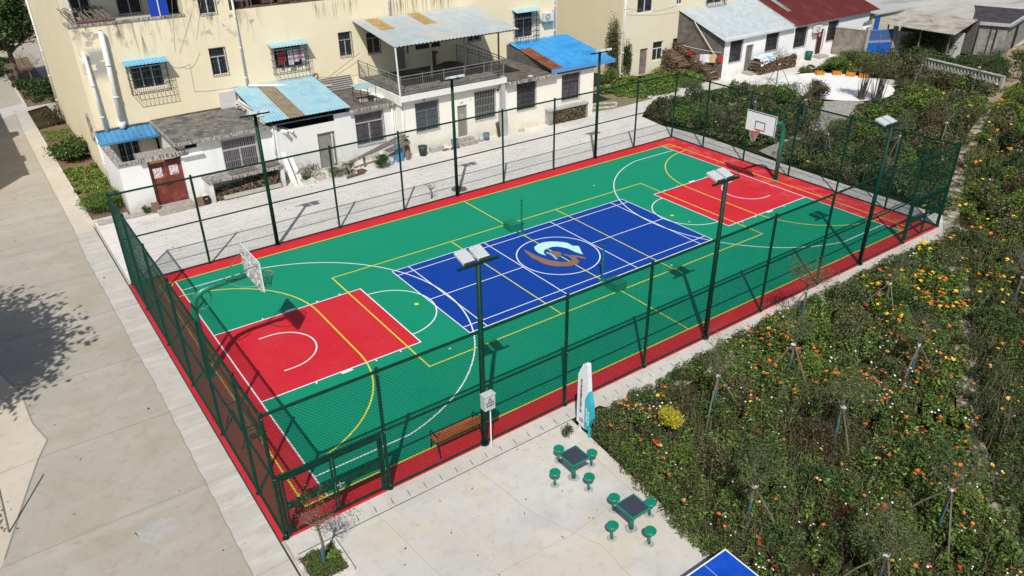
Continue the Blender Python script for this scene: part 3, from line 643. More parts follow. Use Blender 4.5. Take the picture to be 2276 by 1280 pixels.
def window(parent, x0, x1, z0, z1, y, dep=.12, mul=2, trans=None, glass=None, fw=.05, frame=None, bars=None, nb=8, nh=3, bmat=None, label=None, proud=.04):
    """window part with frame and security bars as sub-parts"""
    g = M().box(x0 + .002, x1 - .002, y + dep, y + dep + .04, z0 + .002, z1 - .002).build('window', glass or m_gl, parent)
    if label: g['label'] = label
    f = M(); ya, yb = y + dep - .035, y + dep - .002; e = .003
    f.box(x0 + e, x0 + fw, ya, yb, z0 + e, z1 - e); f.box(x1 - fw, x1 - e, ya, yb, z0 + e, z1 - e); f.box(x0 + fw, x1 - fw, ya, yb, z0 + e, z0 + fw); f.box(x0 + fw, x1 - fw, ya, yb, z1 - fw, z1 - e)
    for i in range(1, mul): xm = x0 + (x1 - x0) * i / mul; f.box(xm - fw / 2, xm + fw / 2, ya + .004, yb, z0 + fw, (trans or z1) - fw / 2)
    if trans: f.box(x0 + fw, x1 - fw, ya - .003, yb, trans - fw / 2, trans + fw / 2)
    f.build('window_frame', frame or m_wf, g)
    if bars:
        b = M(); yy = y - proud
        for i in range(nb + 1): x = x0 + .01 + (x1 - x0 - .02) * i / nb; b.tube([(x, yy, z0 - .02), (x, yy, z1)], .012, 4, caps=False)
        for i in range(nh + 1): z = z0 + (z1 - z0) * i / nh; b.tube([(x0 - .02, yy - .012, z), (x1 + .02, yy - .012, z)], .012, 4)
        for x in (x0, x1):
            for z in (z0 + .05, z1 - .05): b.tube([(x, yy, z), (x, y + .01, z)], .01, 4)
        b.build('security_bars', bmat or m_bar, g)
    return g
def cage(parent, x0, x1, z0, z1, y, d=.5, awn=None, nb=9, nh=4, label=None, roof=True, slope=.12, aw=None):
    """projecting steel cage round a window with a sheet awning"""
    b = M(); yf = y - d
    for i in range(nb + 1): x = x0 + (x1 - x0) * i / nb; b.tube([(x, yf, z0), (x, yf, z1)], .013, 4, caps=False)
    for i in range(nh + 1):
        z = z0 + (z1 - z0) * i / nh; b.tube([(x0, y, z), (x0, yf, z), (x1, yf, z), (x1, y, z)], .017, 4)
    for k in range(1, 4):
        yy = y - d * k / 4
        for x in (x0, x1): b.tube([(x, yy, z0), (x, yy, z1)], .009, 4, caps=False)
    for i in range(nb + 1): x = x0 + (x1 - x0) * i / nb; b.tube([(x, yf, z0), (x, y, z0)], .009, 4, caps=False)
    c = b.build('window_cage', m_bar, parent)
    if label: c['label'] = label
    if awn: M().corr((x0 - .12, yf - .15, z1 - .02), (x1 + .12, yf - .15, z1 - .02), (x1 + .12, y - .01, z1 + slope), (x0 - .12, y - .01, z1 + slope), 12, .012).build('awning', awn, c)
    return c
def pipe(parent, pts, r=.06, m=None, name='drain_pipe', label=None, rings=True):
    b = M(); b.tube(pts, r, 10)
    if rings:
        for i in range(len(pts) - 1):
            a, c = Vector(pts[i]), Vector(pts[i + 1]); Ln = (c - a).length; k = 1
            while k * 1.6 < Ln - .1: p = a.lerp(c, k * 1.6 / Ln); q = a.lerp(c, (k * 1.6 + .08) / Ln); b.tube([p, q], r * 1.18, 10); k += 1
    o = b.build(name, m or m_pvc, parent, smooth=True)
    if label: o['label'] = label
    return o

# ------------------------------------------------------------ A: long yellow apartment block
A = thing('apartment_building', 'long pale yellow apartment block with peeling plaster, behind the row of annexes', 'building', (-13.8, 20.6, 0))
YA = 20.6
gops = [(-13.04, -12.0, 1.05, 2.3), (-11.12, -10.35, .0, 2.12)]
wops = [(-11.55, -10.0, 4.75, 6.12), (-7.5, -6.64, 4.88, 6.33), (-4.0, -2.35, 4.7, 6.03), (-.05, .79, 4.87, 6.27), (1.74, 2.64, 4.8, 6.05), (3.6, 4.28, 3.6, 5.6), (5.03, 6.86, 4.62, 5.2), (8.95, 9.95, 4.62, 5.9), (12.75, 14.3, 4.35, 6.1), (-7.56, -6.67, 8.05, 9.5)]
w_ = M()
wallface(w_, -13.8, -8.34, 0, 8.15, YA, [o for o in gops + wops if o[1] < -8.3])
wallface(w_, -8.34, 16.35, 0, 11.2, YA, [o for o in wops if o[0] > -8.3] + [(-6.0, 3.35, 8.12, 10.4)])
# side and back walls
w_.add([(-13.8, 36, 0), (-13.8, 20.6, 0), (-13.8, 20.6, 8.15), (-13.8, 21.8, 8.15), (-13.8, 21.8, 11.2), (-13.8, 36, 11.2)], [(0, 1, 2, 3, 4, 5)], 1)
w_.add([(16.35, 20.6, 0), (16.35, 36, 0), (16.35, 36, 11.2), (16.35, 20.6, 11.2)], [(0, 1, 2, 3)], 1)
w_.add([(16.35, 36, 0), (-13.8, 36, 0), (-13.8, 36, 11.2), (16.35, 36, 11.2)], [(0, 1, 2, 3)], 1)
w_.add([(-8.34, 21.8, 8.15), (-8.34, 20.6, 8.15), (-8.34, 20.6, 11.2), (-8.34, 21.8, 11.2)], [(0, 1, 2, 3)], 0)
wall = w_.build('wall', [m_yel, m_yel2], A)
uw = M(); u1 = (-13.3, -12.4, 8.3, 9.75); u2 = (-11.2, -10.05, 8.26, 9.75)
wallface(uw, -13.79, -8.345, 8.0, 11.2, 21.8, [u1, u2], .1); uw.build('upper_wall', plaster('plaster_upper', (.76, .70, .54), (.5, .43, .3)), A)
window(A, u1[0], u1[1], u1[2], u1[3], 21.8, .09, 2, bars=1, nb=7, nh=3); window(A, u2[0], u2[1], u2[2], u2[3], 21.8, .09, 2, bars=1, nb=7, nh=3)
M().box(-13.83, -8.34, 20.55, 20.78, 8.1, 8.2).box(-13.83, -13.6, 20.78, 21.79, 8.1, 8.2).build('ledge', m_stain, A)
M().box(-14.0, -8.36, 20.3, 21.79, 10.5, 10.7).box(-14.1, 16.6, 20.3, 36.3, 11.2, 11.4).build('roof', m_roofc, A)
M().box(-9.95, -9.05, 20.66, 20.69, 8.2, 10.3).build('blue_sheet', mat('tarp_blue', (.01, .06, .42), rough=.6), A)
M().tube([(-9.5, 20.62, 8.18), (-9.5, 20.62, 10.5)], .03, 8).build('post', m_pvc, A)
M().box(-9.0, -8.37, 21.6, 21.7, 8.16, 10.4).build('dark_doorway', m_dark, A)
M().box(-6.0, 3.35, 23, 23.04, 7.9, 10.6).box(-6.0, 3.35, 20.75, 23, 8.0, 8.04).build('loggia', mat('loggia_dark', (.10, .085, .06), rough=1), A)
rb = M(); rb.tube([(-6, 20.68, 8.55), (3.3, 20.68, 8.55)], .02, 6); rb.box(-6.0, 3.35, 20.61, 20.74, 8.06, 8.125)
for i in range(9): rb.tube([(-5.9 + i * 1.12, 20.68, 8.1), (-5.9 + i * 1.12, 20.68, 10.4)], .02, 6)
rb.build('loggia_rail', m_rail, A)
m_clut = mat('clutter', (.12, .08, .05), (.2, .1, .08), sc=5, rough=1)
for i in range(9): M().obox((-5.3 + i * .95 + rnd.uniform(-.2, .2), 21.6 + rnd.uniform(0, .6), 8.35), (rnd.uniform(.4, .8), .4, rnd.uniform(.4, .8)), rnd.uniform(0, 1)).build('storage_box', m_clut, A)
W_ = lambda o, **k: window(A, *o, YA, **k)
W_(gops[0], mul=3, bars=1, nb=7, nh=3, bmat=m_barl); M().box(gops[1][0], gops[1][1], YA + .1, YA + .13, 0, 2.12).build('door', m_dark, A)
W_(wops[0], mul=3, trans=5.85); W_(wops[1], trans=5.85, bars=1, nb=6, nh=4); W_(wops[2], mul=3, trans=5.75); W_(wops[3], trans=5.8, bars=1, nb=6, nh=5); W_(wops[4], trans=5.7, bars=1, nb=8, nh=3)
M().box(3.61, 4.27, YA + .08, YA + .12, 3.6, 5.6).build('door', m_door, A)
M().box(4.3, 4.52, YA - .03, YA - .001, 3.6, 5.6).build('door_frame', m_wf, A)
M().box(4.4, 4.5, YA - .036, YA - .032, 4.5, 5.25).build('door_couplet', mat('couplet_red', (.42, .01, .02), (.6, .3, .05), sc=12, lo=.6, hi=.66), A)
W_(wops[6], mul=2, frame=m_bar); W_(wops[7], bars=1, nb=6, nh=4); W_(wops[8], mul=2, trans=5.6); W_(wops[9], mul=2, bars=1, nb=6, nh=2)
cage(A, -11.75, -9.85, 4.62, 6.12, YA, awn=mat('awning_blue', (.12, .40, .62), (.16, .44, .64), sc=3, rough=.45), label='steel cage with bright blue awning near the left end', aw=1)
cage(A, -4.2, -2.2, 4.52, 6.05, YA, awn=m_lblue, label='steel cage with pale blue awning and washing behind it')
cage(A, 12.6, 14.45, 4.12, 6.15, YA, awn=m_lblue, nb=8, nh=6, label='tall narrow steel cage next to the air conditioner')
wsh = M()
for x, w2, h, mi in ((-3.9, .22, .75, 0), (-3.62, .2, .6, 0), (-3.3, .3, .85, 1), (-2.95, .26, .7, 1), (-2.7, .2, .6, 2), (-2.5, .16, .7, 1)): wsh.box(x, x + w2, YA - .26, YA - .23, 5.75 - h, 5.75, mi)
wsh.build('washing', [mat('cloth_red', (.35, .02, .03)), mat('cloth_white', (.78, .76, .77), (.6, .4, .42), sc=18), mat('cloth_pink', (.6, .2, .25))], A)
pipe(A, [(-12.46, YA - .2, 7.85), (-12.56, YA - .2, 3.2)], .125, label='wide white drain pipe open at the top'); M().tube([(-12.46, YA - .2, 7.852), (-12.46, YA - .2, 7.855)], .1, 12).build('pipe_mouth', m_dark, A)
M().tube([(-12.56, YA - .2, 3.35), (-12.58, YA - .16, 3.1), (-12.62, YA - .02, 3.0)], [.17, .17, .15], 12).build('pipe_elbow', m_pvc, A, smooth=True)
pipe(A, [(-13.45, YA - .15, 6.95), (-13.37, YA - .15, 2.95)], .085, label='thinner white drain pipe next to the wide one')
pipe(A, [(-13.88, YA - .08, 2.95), (-13.88, YA - .08, 0)], .06)
pipe(A, [(-13.88, 35.9, 11.0), (-13.88, 35.9, 0)], .07, label='white drain pipe on the rear corner')
pipe(A, [(-13.6, 20.9, 10.5), (-13.4, 20.68, 8.2)], .05)
pipe(A, [(-5.83, YA - .09, 11), (-5.8, YA - .09, 4.15)], .06)
pipe(A, [(3.42, YA - .09, 11), (3.42, YA - .09, 6.86)], .06)
pipe(A, [(16.05, YA - .09, 11), (16.15, YA - .09, 4.15)], .07)
M().tube([(-13.86, 22.5, 3.5), (-13.86, 22.35, 2.2)], .05, 6).box(-13.9, -13.8, 22.0, 22.55, 2.05, 3.55).build('chimney_slot', m_stain, A)
cb = M()
def sag(mb, a, b, d, r=.007, n=10):
    a, b = Vector(a), Vector(b); mb.tube([a.lerp(b, i / n) - Vector((0, 0, d * 4 * (i / n) * (1 - i / n))) for i in range(n + 1)], r, 4, caps=False)
yc = YA - .03
sag(cb, (-9.0, yc, 6.3), (-8.0, yc, 8.2), .02); sag(cb, (-9.0, yc, 5.6), (-8.0, yc, 6.2), .35); sag(cb, (-9.2, yc, 6.4), (-8.8, yc, 9.0), .0); sag(cb, (-8.0, yc, 6.9), (-7.3, yc, 9), 0)
sag(cb, (-8.6, yc, 5.7), (-8.65, yc, 4.25), .0); sag(cb, (-8.65, yc, 4.25), (-6.3, yc, 4.15), .05); sag(cb, (-9.6, yc, 5.75), (-8.6, yc, 5.72), .15); sag(cb, (-.9, yc, 3.9), (1.2, yc, 5.0), 0); sag(cb, (-.5, yc, 3.9), (1.2, yc, 4.6), 0); sag(cb, (-1.7, yc, 3.95), (1.2, yc, 3.7), .03)
cb.build('cables', m_gry2, A)
M().tube([(-1.75 + .14 * math.cos(t), yc - .03, 4.05 + .14 * math.sin(t)) for t in [i * .5 for i in range(14)]], .02, 5).build('coiled_hose', m_black, A)
def aircon(label, x, y, z, g='outdoor air conditioner units'):
    r = thing('air_conditioner', label, 'air conditioner', (x, y, z), g)
    M().box(x, x + .8, y - .42, y - .1, z, z + .55).build('casing', mat('ac_white', (.72, .73, .70), rough=.4), r)
    f = M(); f.tube([(x + .3, y - .425, z + .28), (x + .3, y - .435, z + .28)], .22, 20); f.build('fan_grille', mat('ac_grey', (.30, .31, .31), rough=.5), r)
    h = M(); h.tube([(x + .3, y - .436, z + .28), (x + .3, y - .445, z + .28)], .07, 12)
    for k in (.1, .16): h.tube([(x + .3 + k * math.cos(t), y - .44, z + .28 + k * math.sin(t)) for t in [i * .524 for i in range(13)]], .006, 4, caps=False)
    h.build('fan_hub', MATS['ac_white'], r)
    b = M(); b.tube([(x + .1, y, z - .02), (x + .1, y - .45, z - .02), (x + .1, y, z - .3)], .02, 4); b.tube([(x + .7, y, z - .02), (x + .7, y - .45, z - .02), (x + .7, y, z - .3)], .02, 4); b.build('bracket', m_bar, r)
    c = M(); sag(c, (x + .8, y - .2, z + .1), (x + 1.05, y - .02, z + .6), .3, .02); c.build('hose', m_black, r)
aircon('white air conditioner unit on the yellow block beside the tall window cage', 14.95, YA, 5.3)
pp_ = M()
for i in range(16):
    x = -13.6 + i * .13; pp_.tube([(x + rnd.uniform(-.05, .05), 20.75 + rnd.uniform(-.1, .1), 8.24 + rnd.uniform(0, .12)), (x - .1 + rnd.uniform(-.15, .15), 21.25, 8.5 + rnd.uniform(0, .15)), (x - .35 + rnd.uniform(-.3, .3), 21.7, 8.75 + rnd.uniform(0, .15))], .03, 5)
meta(pp_.build('pole_pile', m_wood), 'pile of weathered grey poles on the corner ledge of the yellow block', 'wood pile')
meta(M().tube([(-13.4, 20.7, 8.27), (-11.6, 20.75, 8.27)], .06, 6).obox((-12.6, 20.85, 8.27), (1.6, .2, .12)).build('tile_heap', mat('heap_red', (.22, .08, .05), (.12, .08, .06), sc=8, rough=1)), 'low heap of red brown rubble in front of the pole pile', 'rubble')

# ------------------------------------------------------------ annex 1: white house with grey slab roof
YF = 16.1
a1 = thing('white_house', 'low white house with stained grey slab roof and red courtyard door, leftmost annex', 'house', (-13.8, YF, 0))
w_ = M()
wallface(w_, -13.84, -12.56, -.05, 2.4, YF); wallface(w_, -11.01, -6.06, -.05, 2.95, YF, [(-8.97, -7.15, 1.02, 2.7), (-10.7, -10.12, 2.62, 2.9)])
w_.box(-13.84, -13.64, YF + .001, 20.59, -.05, 2.4); w_.add([(-13.64, YF + .2, 0), (-12.56, YF + .2, 0), (-12.56, YF + .2, 2.4), (-13.64, YF + .2, 2.4)], [(3, 2, 1, 0)])
w_.add([(-12.56, YF, -.05), (-12.56, YF + .2, -.05), (-12.56, YF + .2, 2.4), (-12.56, YF, 2.4)], [(0, 1, 2, 3)])
w_.add([(-11.01, 20.59, 0), (-11.01, YF, 0), (-11.01, YF, 2.95), (-11.01, 20.59, 2.95)], [(0, 1, 2, 3)]); w_.add([(-6.06, YF, 0), (-6.06, 20.59, 0), (-6.06, 20.59, 2.95), (-6.06, YF, 2.95)], [(0, 1, 2, 3)])
w_.build('wall', m_whit, a1)
M().box(-13.92, -13.56, YF - .07, 20.59, 2.4, 2.5).box(-13.56, -12.62, YF - .07, YF + .27, 2.4, 2.497).build('coping', m_stain, a1)
lt = M().box(-12.95, -10.7, YF - .22, YF + .75, 2.42, 2.66).box(-12.85, -10.8, YF + .0, YF + .6, 2.36, 2.42); lt.build('door_canopy', m_stain, a1)
M().box(-11.0, -9.95, YF - .2, YF - .002, 2.3, 2.4).build('ledge', m_whit, a1)
door = M().box(-12.52, -11.8, YF + .1, YF + .15, .0, 2.2).box(-11.78, -11.05, YF + .1, YF + .15, 0, 2.2).build('double_door', m_rdoor, a1)
M().box(-12.56, -12.46, YF - .0, YF + .12, 0, 2.36).box(-12.56, -11.01, YF + .03, YF + .12, 2.2, 2.28).build('door_frame', mat('frame_maroon', (.10, .02, .02), rough=.6), door)
M().obox((-12.18, YF + .09, 1.7), (.42, .01, .5)).obox((-11.42, YF + .09, 1.72), (.42, .01, .5)).build('door_poster', mat('poster', (.72, .68, .68), (.35, .25, .28), sc=14, lo=.5, hi=.56, rough=.6), door)
M().tube([(-11.95, YF + .06, 1.08), (-11.8, YF + .02, 1.12), (-11.65, YF + .06, 1.1)], .02, 6).build('handle', m_black, door)
bn = M(); [bn.box(-12.5 + i * .15, -12.37 + i * .15, YF - .0, YF + .03, 2.23, 2.35) for i in range(5)]; bn.build('paper_strip', mat('paper_yellow', (.75, .55, .2), (.6, .4, .15), sc=12), a1)
window(a1, -8.97, -7.15, 1.02, 2.7, YF, .12, 2, trans=2.15, glass=m_glc, bars=1, nb=18, nh=3, bmat=m_barl, fw=.07)
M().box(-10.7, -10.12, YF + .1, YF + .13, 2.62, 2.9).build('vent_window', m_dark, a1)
M().box(-11.2, -6.55, YF - .32, 20.59, 2.96, 3.09).build('roof', m_roofc, a1)
M().box(-11.26, -6.5, YF - .36, YF - .32, 2.93, 3.1).box(-11.26, -11.2, YF - .32, 20.59, 2.93, 3.12).build('roof_edge', m_stain, a1)
M().box(-7.05, -6.95, 17.6, 17.7, 3.09, 3.6).obox((-7.0, 17.6, 3.12), (.3, .2, .06)).build('roof_post', m_gry, a1)
M().box(-7.45, -6.55, 20.45, 20.56, 3.09, 3.98).build('white_panel', mat('panel_white', (.66, .65, .66), (.6, .59, .6), sc=3), a1)
M().corr((-13.95, 19.55, 2.58), (-11.02, 19.55, 2.58), (-11.02, 20.55, 2.96), (-13.95, 20.55, 2.96), 11, .02).box(-13.95, -11.02, 19.52, 19.55, 2.5, 2.6).build('blue_awning', m_blue2, a1)
M().tube([(-13.9, 20.52, 3.0), (-12, 20.55, 3.04), (-11.05, 20.55, 3.02)], .05, 6).tube([(-11.15, 20.5, 3.1), (-9, 20.55, 3.13), (-6.6, 20.55, 3.13)], .045, 6).build('roof_debris', m_roofd, a1)
pipe(a1, [(-6.27, YF - .05, 2.95), (-6.29, YF - .05, 1.05)], .05)
M().box(-12.75, -10.95, 14.98, YF - .002, -.05, .04).prism([(-12.75, 15.5), (-12.5, 15.25), (-11.0, 14.95), (-10.95, YF - .003), (-12.74, YF - .003)], .04, .1).box(-15.4, -12.76, 15.55, YF - .003, -.05, .0).build('doorstep', m_step, a1)
M().box(-13.84, -13.83, 15.8, 15.81, 0, .01)
# firewood shelter of annex 1
def logpile(label, x0, x1, y0, y1, hf, z0=0, dirn='y', n=None, rr=.055, seed=1, cat='firewood', box=True, extra=()):
    """stack of split logs with their ends showing; hf(t) height along the pile"""
    r_ = random.Random(seed); V = M(); Wd = x1 - x0 if dirn == 'y' else y1 - y0; s = 0.
    while s < Wd - rr * .6:
        h = hf(s / Wd); z = z0 + rr
        while z < z0 + h:
            r = rr * r_.uniform(.65, 1.25); j = r_.uniform(-.16, .06); mi = r_.choice((0, 0, 1, 1, 1, 2, 3, 3)); a = r_.uniform(-.2, .2)
            if dirn == 'y': x = x0 + s + r_.uniform(-.03, .03); V.tube([(x, y0 + j, z), (x + a, y1, z + r_.uniform(-.02, .02))], r, r_.choice((3, 4, 5, 6)), mi)
            else: y = y0 + s + r_.uniform(-.03, .03); V.tube([(x0 + j, y, z), (x1, y + a, z)], r, r_.choice((3, 4, 5, 6)), mi)
            z += rr * r_.uniform(1.2, 1.7)
        s += rr * 1.5
    for i in range(int(Wd * 12)):                                      # loose pieces on top
        t = r_.random(); h = hf(t); L_ = r_.uniform(.25, .5); a = r_.uniform(0, 3.1)
        cx, cy = (x0 + t * Wd, r_.uniform(y0, y1)) if dirn == 'y' else (r_.uniform(x0, x1), y0 + t * Wd)
        V.tube([(cx - L_ / 2 * math.cos(a), cy - L_ / 2 * math.sin(a) * .5, z0 + h + r_.uniform(-.02, .14)), (cx + L_ / 2 * math.cos(a), cy + L_ / 2 * math.sin(a) * .5, z0 + h + r_.uniform(.03, .12))], r_.uniform(.025, .045), 4, r_.choice((0, 1, 2)))
    return meta(V.build('firewood_stack', m_logs), label, cat)
sh = thing('wood_shelter', 'long concrete shelter slab on side walls under the barred window, holding firewood', 'wood shelter', (-10.2, 15.0, 0))
M().box(-10.25, -6.28, 14.98, YF - .003, 1.0, 1.12).build('slab', m_stain, sh)
M().box(-10.22, -10.0, 15.05, YF - .004, -.05, 1.0).build('side_wall', m_whit2, sh); M().box(-6.5, -6.32, 15.05, YF - .004, -.05, 1.0).build('side_wall', m_whit2, sh)
logpile('firewood with pale log ends inside the long concrete shelter under the barred window', -9.95, -6.55, 15.25, 15.95, lambda t: .35 + .35 * t, z0=-.05, rr=.05, seed=3)
meta(M().obox((-8.1, 15.05, .12), (3.0, .06, .2)).build('plank', mat('plank_pale', (.52, .52, .46), (.4, .39, .33), sc=5, st=(.3, 1, 1), rough=.9)), 'long pale plank lying along the front of the long firewood shelter', 'plank')
meta(M().obox((-8.3, 15.5, 1.15), (1.4, .6, .05)).obox((-6.8, 15.5, 1.17), (.7, .6, .1), .1).build('board_pile', m_wood), 'dark boards and scraps lying on top of the concrete firewood shelter', 'boards')
# ------------------------------------------------------------ annex 1b: light blue lean-to roof
a2 = thing('lean_to_house', 'white house with pale blue sheet lean-to roof and one brown skylight strip', 'house', (-6.0, YF, 0))
w_ = M(); wallface(w_, -6.05, .93, -.05, 2.96, YF, [(-3.86, -2.84, .05, 2.06), (-1.57, .18, .87, 2.7), (-6.0, -2.75, 2.58, 2.955)], .16)
w_.build('wall', m_whit2, a2)
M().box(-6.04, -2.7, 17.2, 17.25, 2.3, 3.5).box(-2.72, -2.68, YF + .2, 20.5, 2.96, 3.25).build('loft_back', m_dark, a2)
dr = M().box(-3.85, -2.85, YF + .12, YF + .16, .05, 2.05).build('door', m_door, a2)
dd = M()
for z0, z1 in ((.3, .75), (1.15, 1.8)):
    dd.tube([(-3.35 + .22 * math.cos(t), YF + .115, (z0 + z1) / 2 + (z1 - z0) / 2 * math.sin(t)) for t in [i * .524 for i in range(13)]], .012, 4, caps=False)
dd.build('door_relief', mat('door_relief', (.34, .33, .3)), dr)
M().obox((-3.05, YF - .02, 1.1), (.08, .01, 1.7)).build('door_couplet', mat('couplet_white', (.72, .70, .69), (.3, .3, .3), sc=16, lo=.55, hi=.6), dr)
window(a2, -1.57, .18, .87, 2.7, YF, .13, 2, trans=2.15, glass=m_glc, bars=1, nb=15, nh=5, fw=.07)
a_, b_, c_, d_ = (-6.68, 15.72, 3.30), (-1.9, 15.72, 3.30), (-1.95, 20.55, 4.08), (-6.62, 20.55, 4.08)
M().corr(a_, b_, c_, d_, 26, .014, [(.27, .46, 0, .93, 1)]).build('roof', [m_lblue, m_fib], a2)
M().box(-6.6, -6.5, 16.2, 20.5, 3.1, 3.35).obox((-6.55, 18.3, 3.5), (.12, 3.8, .06), 0, -.0).build('roof_beam', m_whit2, a2)
sr = M(); r3 = random.Random(9)
for i in range(40): sr.obox((-6.62 + r3.uniform(-.15, .2), r3.uniform(16.6, 20.3), 3.2 + r3.uniform(0, .12)), (.24, .12, .07), r3.uniform(0, 3), mi=r3.choice((0, 1)))
meta(sr.build('brick_rubble', [mat('rubble_pink', (.5, .38, .33), rough=1), m_gry]), 'broken bricks heaped along the left edge under the pale blue roof', 'rubble')
pipe(a2, [(-5.8, 20.35, 4.15), (-1.3, 19.4, 3.62)], .07, label='white pipe laid slantwise across the pale blue roof')
pipe(a2, [(-6.0, YF + .8, 2.67), (-5.55, YF - .35, 2.56)], .1, rings=False, name='pipe_stub'); pipe(a2, [(-5.6, YF + .8, 2.62), (-5.22, YF - .25, 2.5)], .07, rings=False, name='pipe_stub')
M().tube([(-5.552, YF - .36, 2.56), (-5.55, YF - .362, 2.56)], .08, 12).tube([(-5.22, YF - .262, 2.5), (-5.218, YF - .264, 2.5)], .055, 12).build('pipe_stub_mouth', m_dark, a2)
M().box(-1.95, .95, YF - .2, 20.59, 2.97, 3.06).build('flat_roof', m_roofd, a2); M().box(-1.95, .95, YF - .26, YF - .2, 2.92, 3.08).build('roof_edge', m_stain, a2)
pipe(a2, [(.72, YF - .06, 2.9), (.72, YF - .06, 0)], .055)
M().corr((-1.75, 20.2, 3.1), (.42, 20.2, 3.1), (.3, 20.5, 3.78), (-1.85, 20.5, 3.78), 2, .0).build('x_', m_gry, a2) if False else None
cs = M(); 
for k in range(6):
    z = 3.08 + k * .12; cs.obox((-.7, 20.28 + k * .03, z + .04), (2.2, .07, .06), mi=0); cs.obox((-.7, 20.33 + k * .03, z + .1), (2.2, .05, .05), mi=1)
meta(cs.build('corrugated_sheet', [mat('corr_light', (.42, .39, .38)), mat('corr_dark', (.16, .14, .13))]), 'grey corrugated sheet leaning on the yellow wall above the flat dark roof', 'sheet')
tb = thing('roof_table', 'thin black steel stand with pale blue top on the flat dark roof', 'table', (-.5, 17, 3.06))
f = M()
for x, y in ((-.93, 17.4), (-.83, 16.55), (.0, 17.45), (.1, 16.6)): f.tube([(x, y, 3.06), (x, y, 3.95)], .018, 4)
f.tube([(-.93, 17.4, 3.15), (-.83, 16.55, 3.15), (.1, 16.6, 3.15)], .015, 4); f.build('frame', m_black, tb)
M().box(-.98, .12, 16.5, 17.5, 3.95, 3.98).build('top', m_lblue, tb)
meta(M().obox((-.45, 17.1, 3.14), (.4, .3, .16), .3).build('sack', mat('sack_pink', (.62, .48, .46), (.5, .38, .36), sc=8)), 'pinkish sack lying under the blue topped roof stand', 'sack')
meta(M().obox((.15, 16.75, 3.13), (.18, .16, .16), .3).build('tin', mat('tin_pale', (.6, .52, .5))), 'small pale tin under the right side of the blue topped roof stand', 'tin')
meta(M().obox((.62, 18.5, 3.08), (.35, 2.9, .04), .08).build('white_board', m_pvc), 'long white board lying on the flat dark roof beside the balcony wall', 'board')
meta(M().obox((.25, 18.9, 3.10), (.5, 1.3, .05), .3).build('brown_board', m_wood), 'short brown board lying next to the long white board on the flat roof', 'board')
# ------------------------------------------------------------ annex 2: balcony house
a3 = thing('balcony_house', 'cream house with railed roof terrace under a big grey sheet canopy', 'house', (.95, 15.4, 0))
YB = 15.4; w_ = M()
op = [(1.88, 3.42, 1.18, 2.89), (4.7, 5.39, .35, 2.27), (5.93, 7.46, 1.14, 2.9)]
wallface(w_, .95, 8.02, -.05, 3.3, YB, op); w_.add([(.95, 20.59, 0), (.95, YB, 0), (.95, YB, 3.3), (.95, 20.59, 3.3)], [(0, 1, 2, 3)]); w_.add([(8.02, YB, 0), (8.02, 20.59, 0), (8.02, 20.59, 3.3), (8.02, YB, 3.3)], [(0, 1, 2, 3)])
w_.build('wall', m_cream, a3)
M().box(.9, 8.07, 15.08, 20.59, 3.28, 3.52).build('terrace_slab', m_roofc, a3); M().box(.88, 8.09, 15.05, 15.08, 3.2, 3.54).box(.84, .9, 15.08, 20.59, 3.0, 3.53).build('terrace_edge', plaster('edge_white', (.80, .79, .75), (.5, .48, .44)), a3)
window(a3, *op[0], YB, mul=2, trans=2.35, glass=m_glb, bars=1, nb=14, nh=5, frame=m_barl); window(a3, *op[2], YB, mul=2, trans=2.3, glass=m_gl, bars=1, nb=13, nh=4, frame=m_bar, bmat=m_barl)
dr = M().box(4.71, 5.38, YB + .09, YB + .13, .35, 2.27).build('door', m_door, a3)
M().obox((5.05, YB + .08, 1.6), (.3, .01, .3), 0, 0, math.pi / 4).tube([(4.8, YB + .08, .6), (5.28, YB + .08, .6), (5.28, YB + .08, 2.1), (4.8, YB + .08, 2.1), (4.8, YB + .08, .6)], .012, 4).build('door_relief', MATS['door_relief'], dr)
text('118', .16, (5.0, YB - .004, 2.42), FRONT, m_ink, a3)
M().box(4.6, 5.7, 14.75, YB - .002, -.05, .16).box(4.65, 5.6, 15.05, YB - .003, .16, .32).build('steps', m_step, a3)
M().tube([(7.62, YB + .01, 2.78), (7.62, YB - .06, 2.78)], .13, 14).build('vent_ring', m_pvc, a3); M().tube([(7.62, YB - .06, 2.78), (7.62, YB - .062, 2.78)], .09, 14).tube([(2.5, YB - .002, 3.05), (2.5, YB - .006, 3.05)], .06, 10).build('vent_hole', m_dark, a3)
M().box(7.72, 7.98, YB - .3, YB - .04, 1.55, 3.6).box(7.62, 8.05, YB - .4, YB - .03, -.05, 1.6).build('duct', m_gry2, a3)
pipe(a3, [(1.05, YB - .06, 3.2), (1.05, YB - .06, 0)], .045)
M().obox((5.62, YB - .03, 2.6), (.06, .03, .2), 0, 0, .5).build('lamp_bracket', m_pvc, a3)
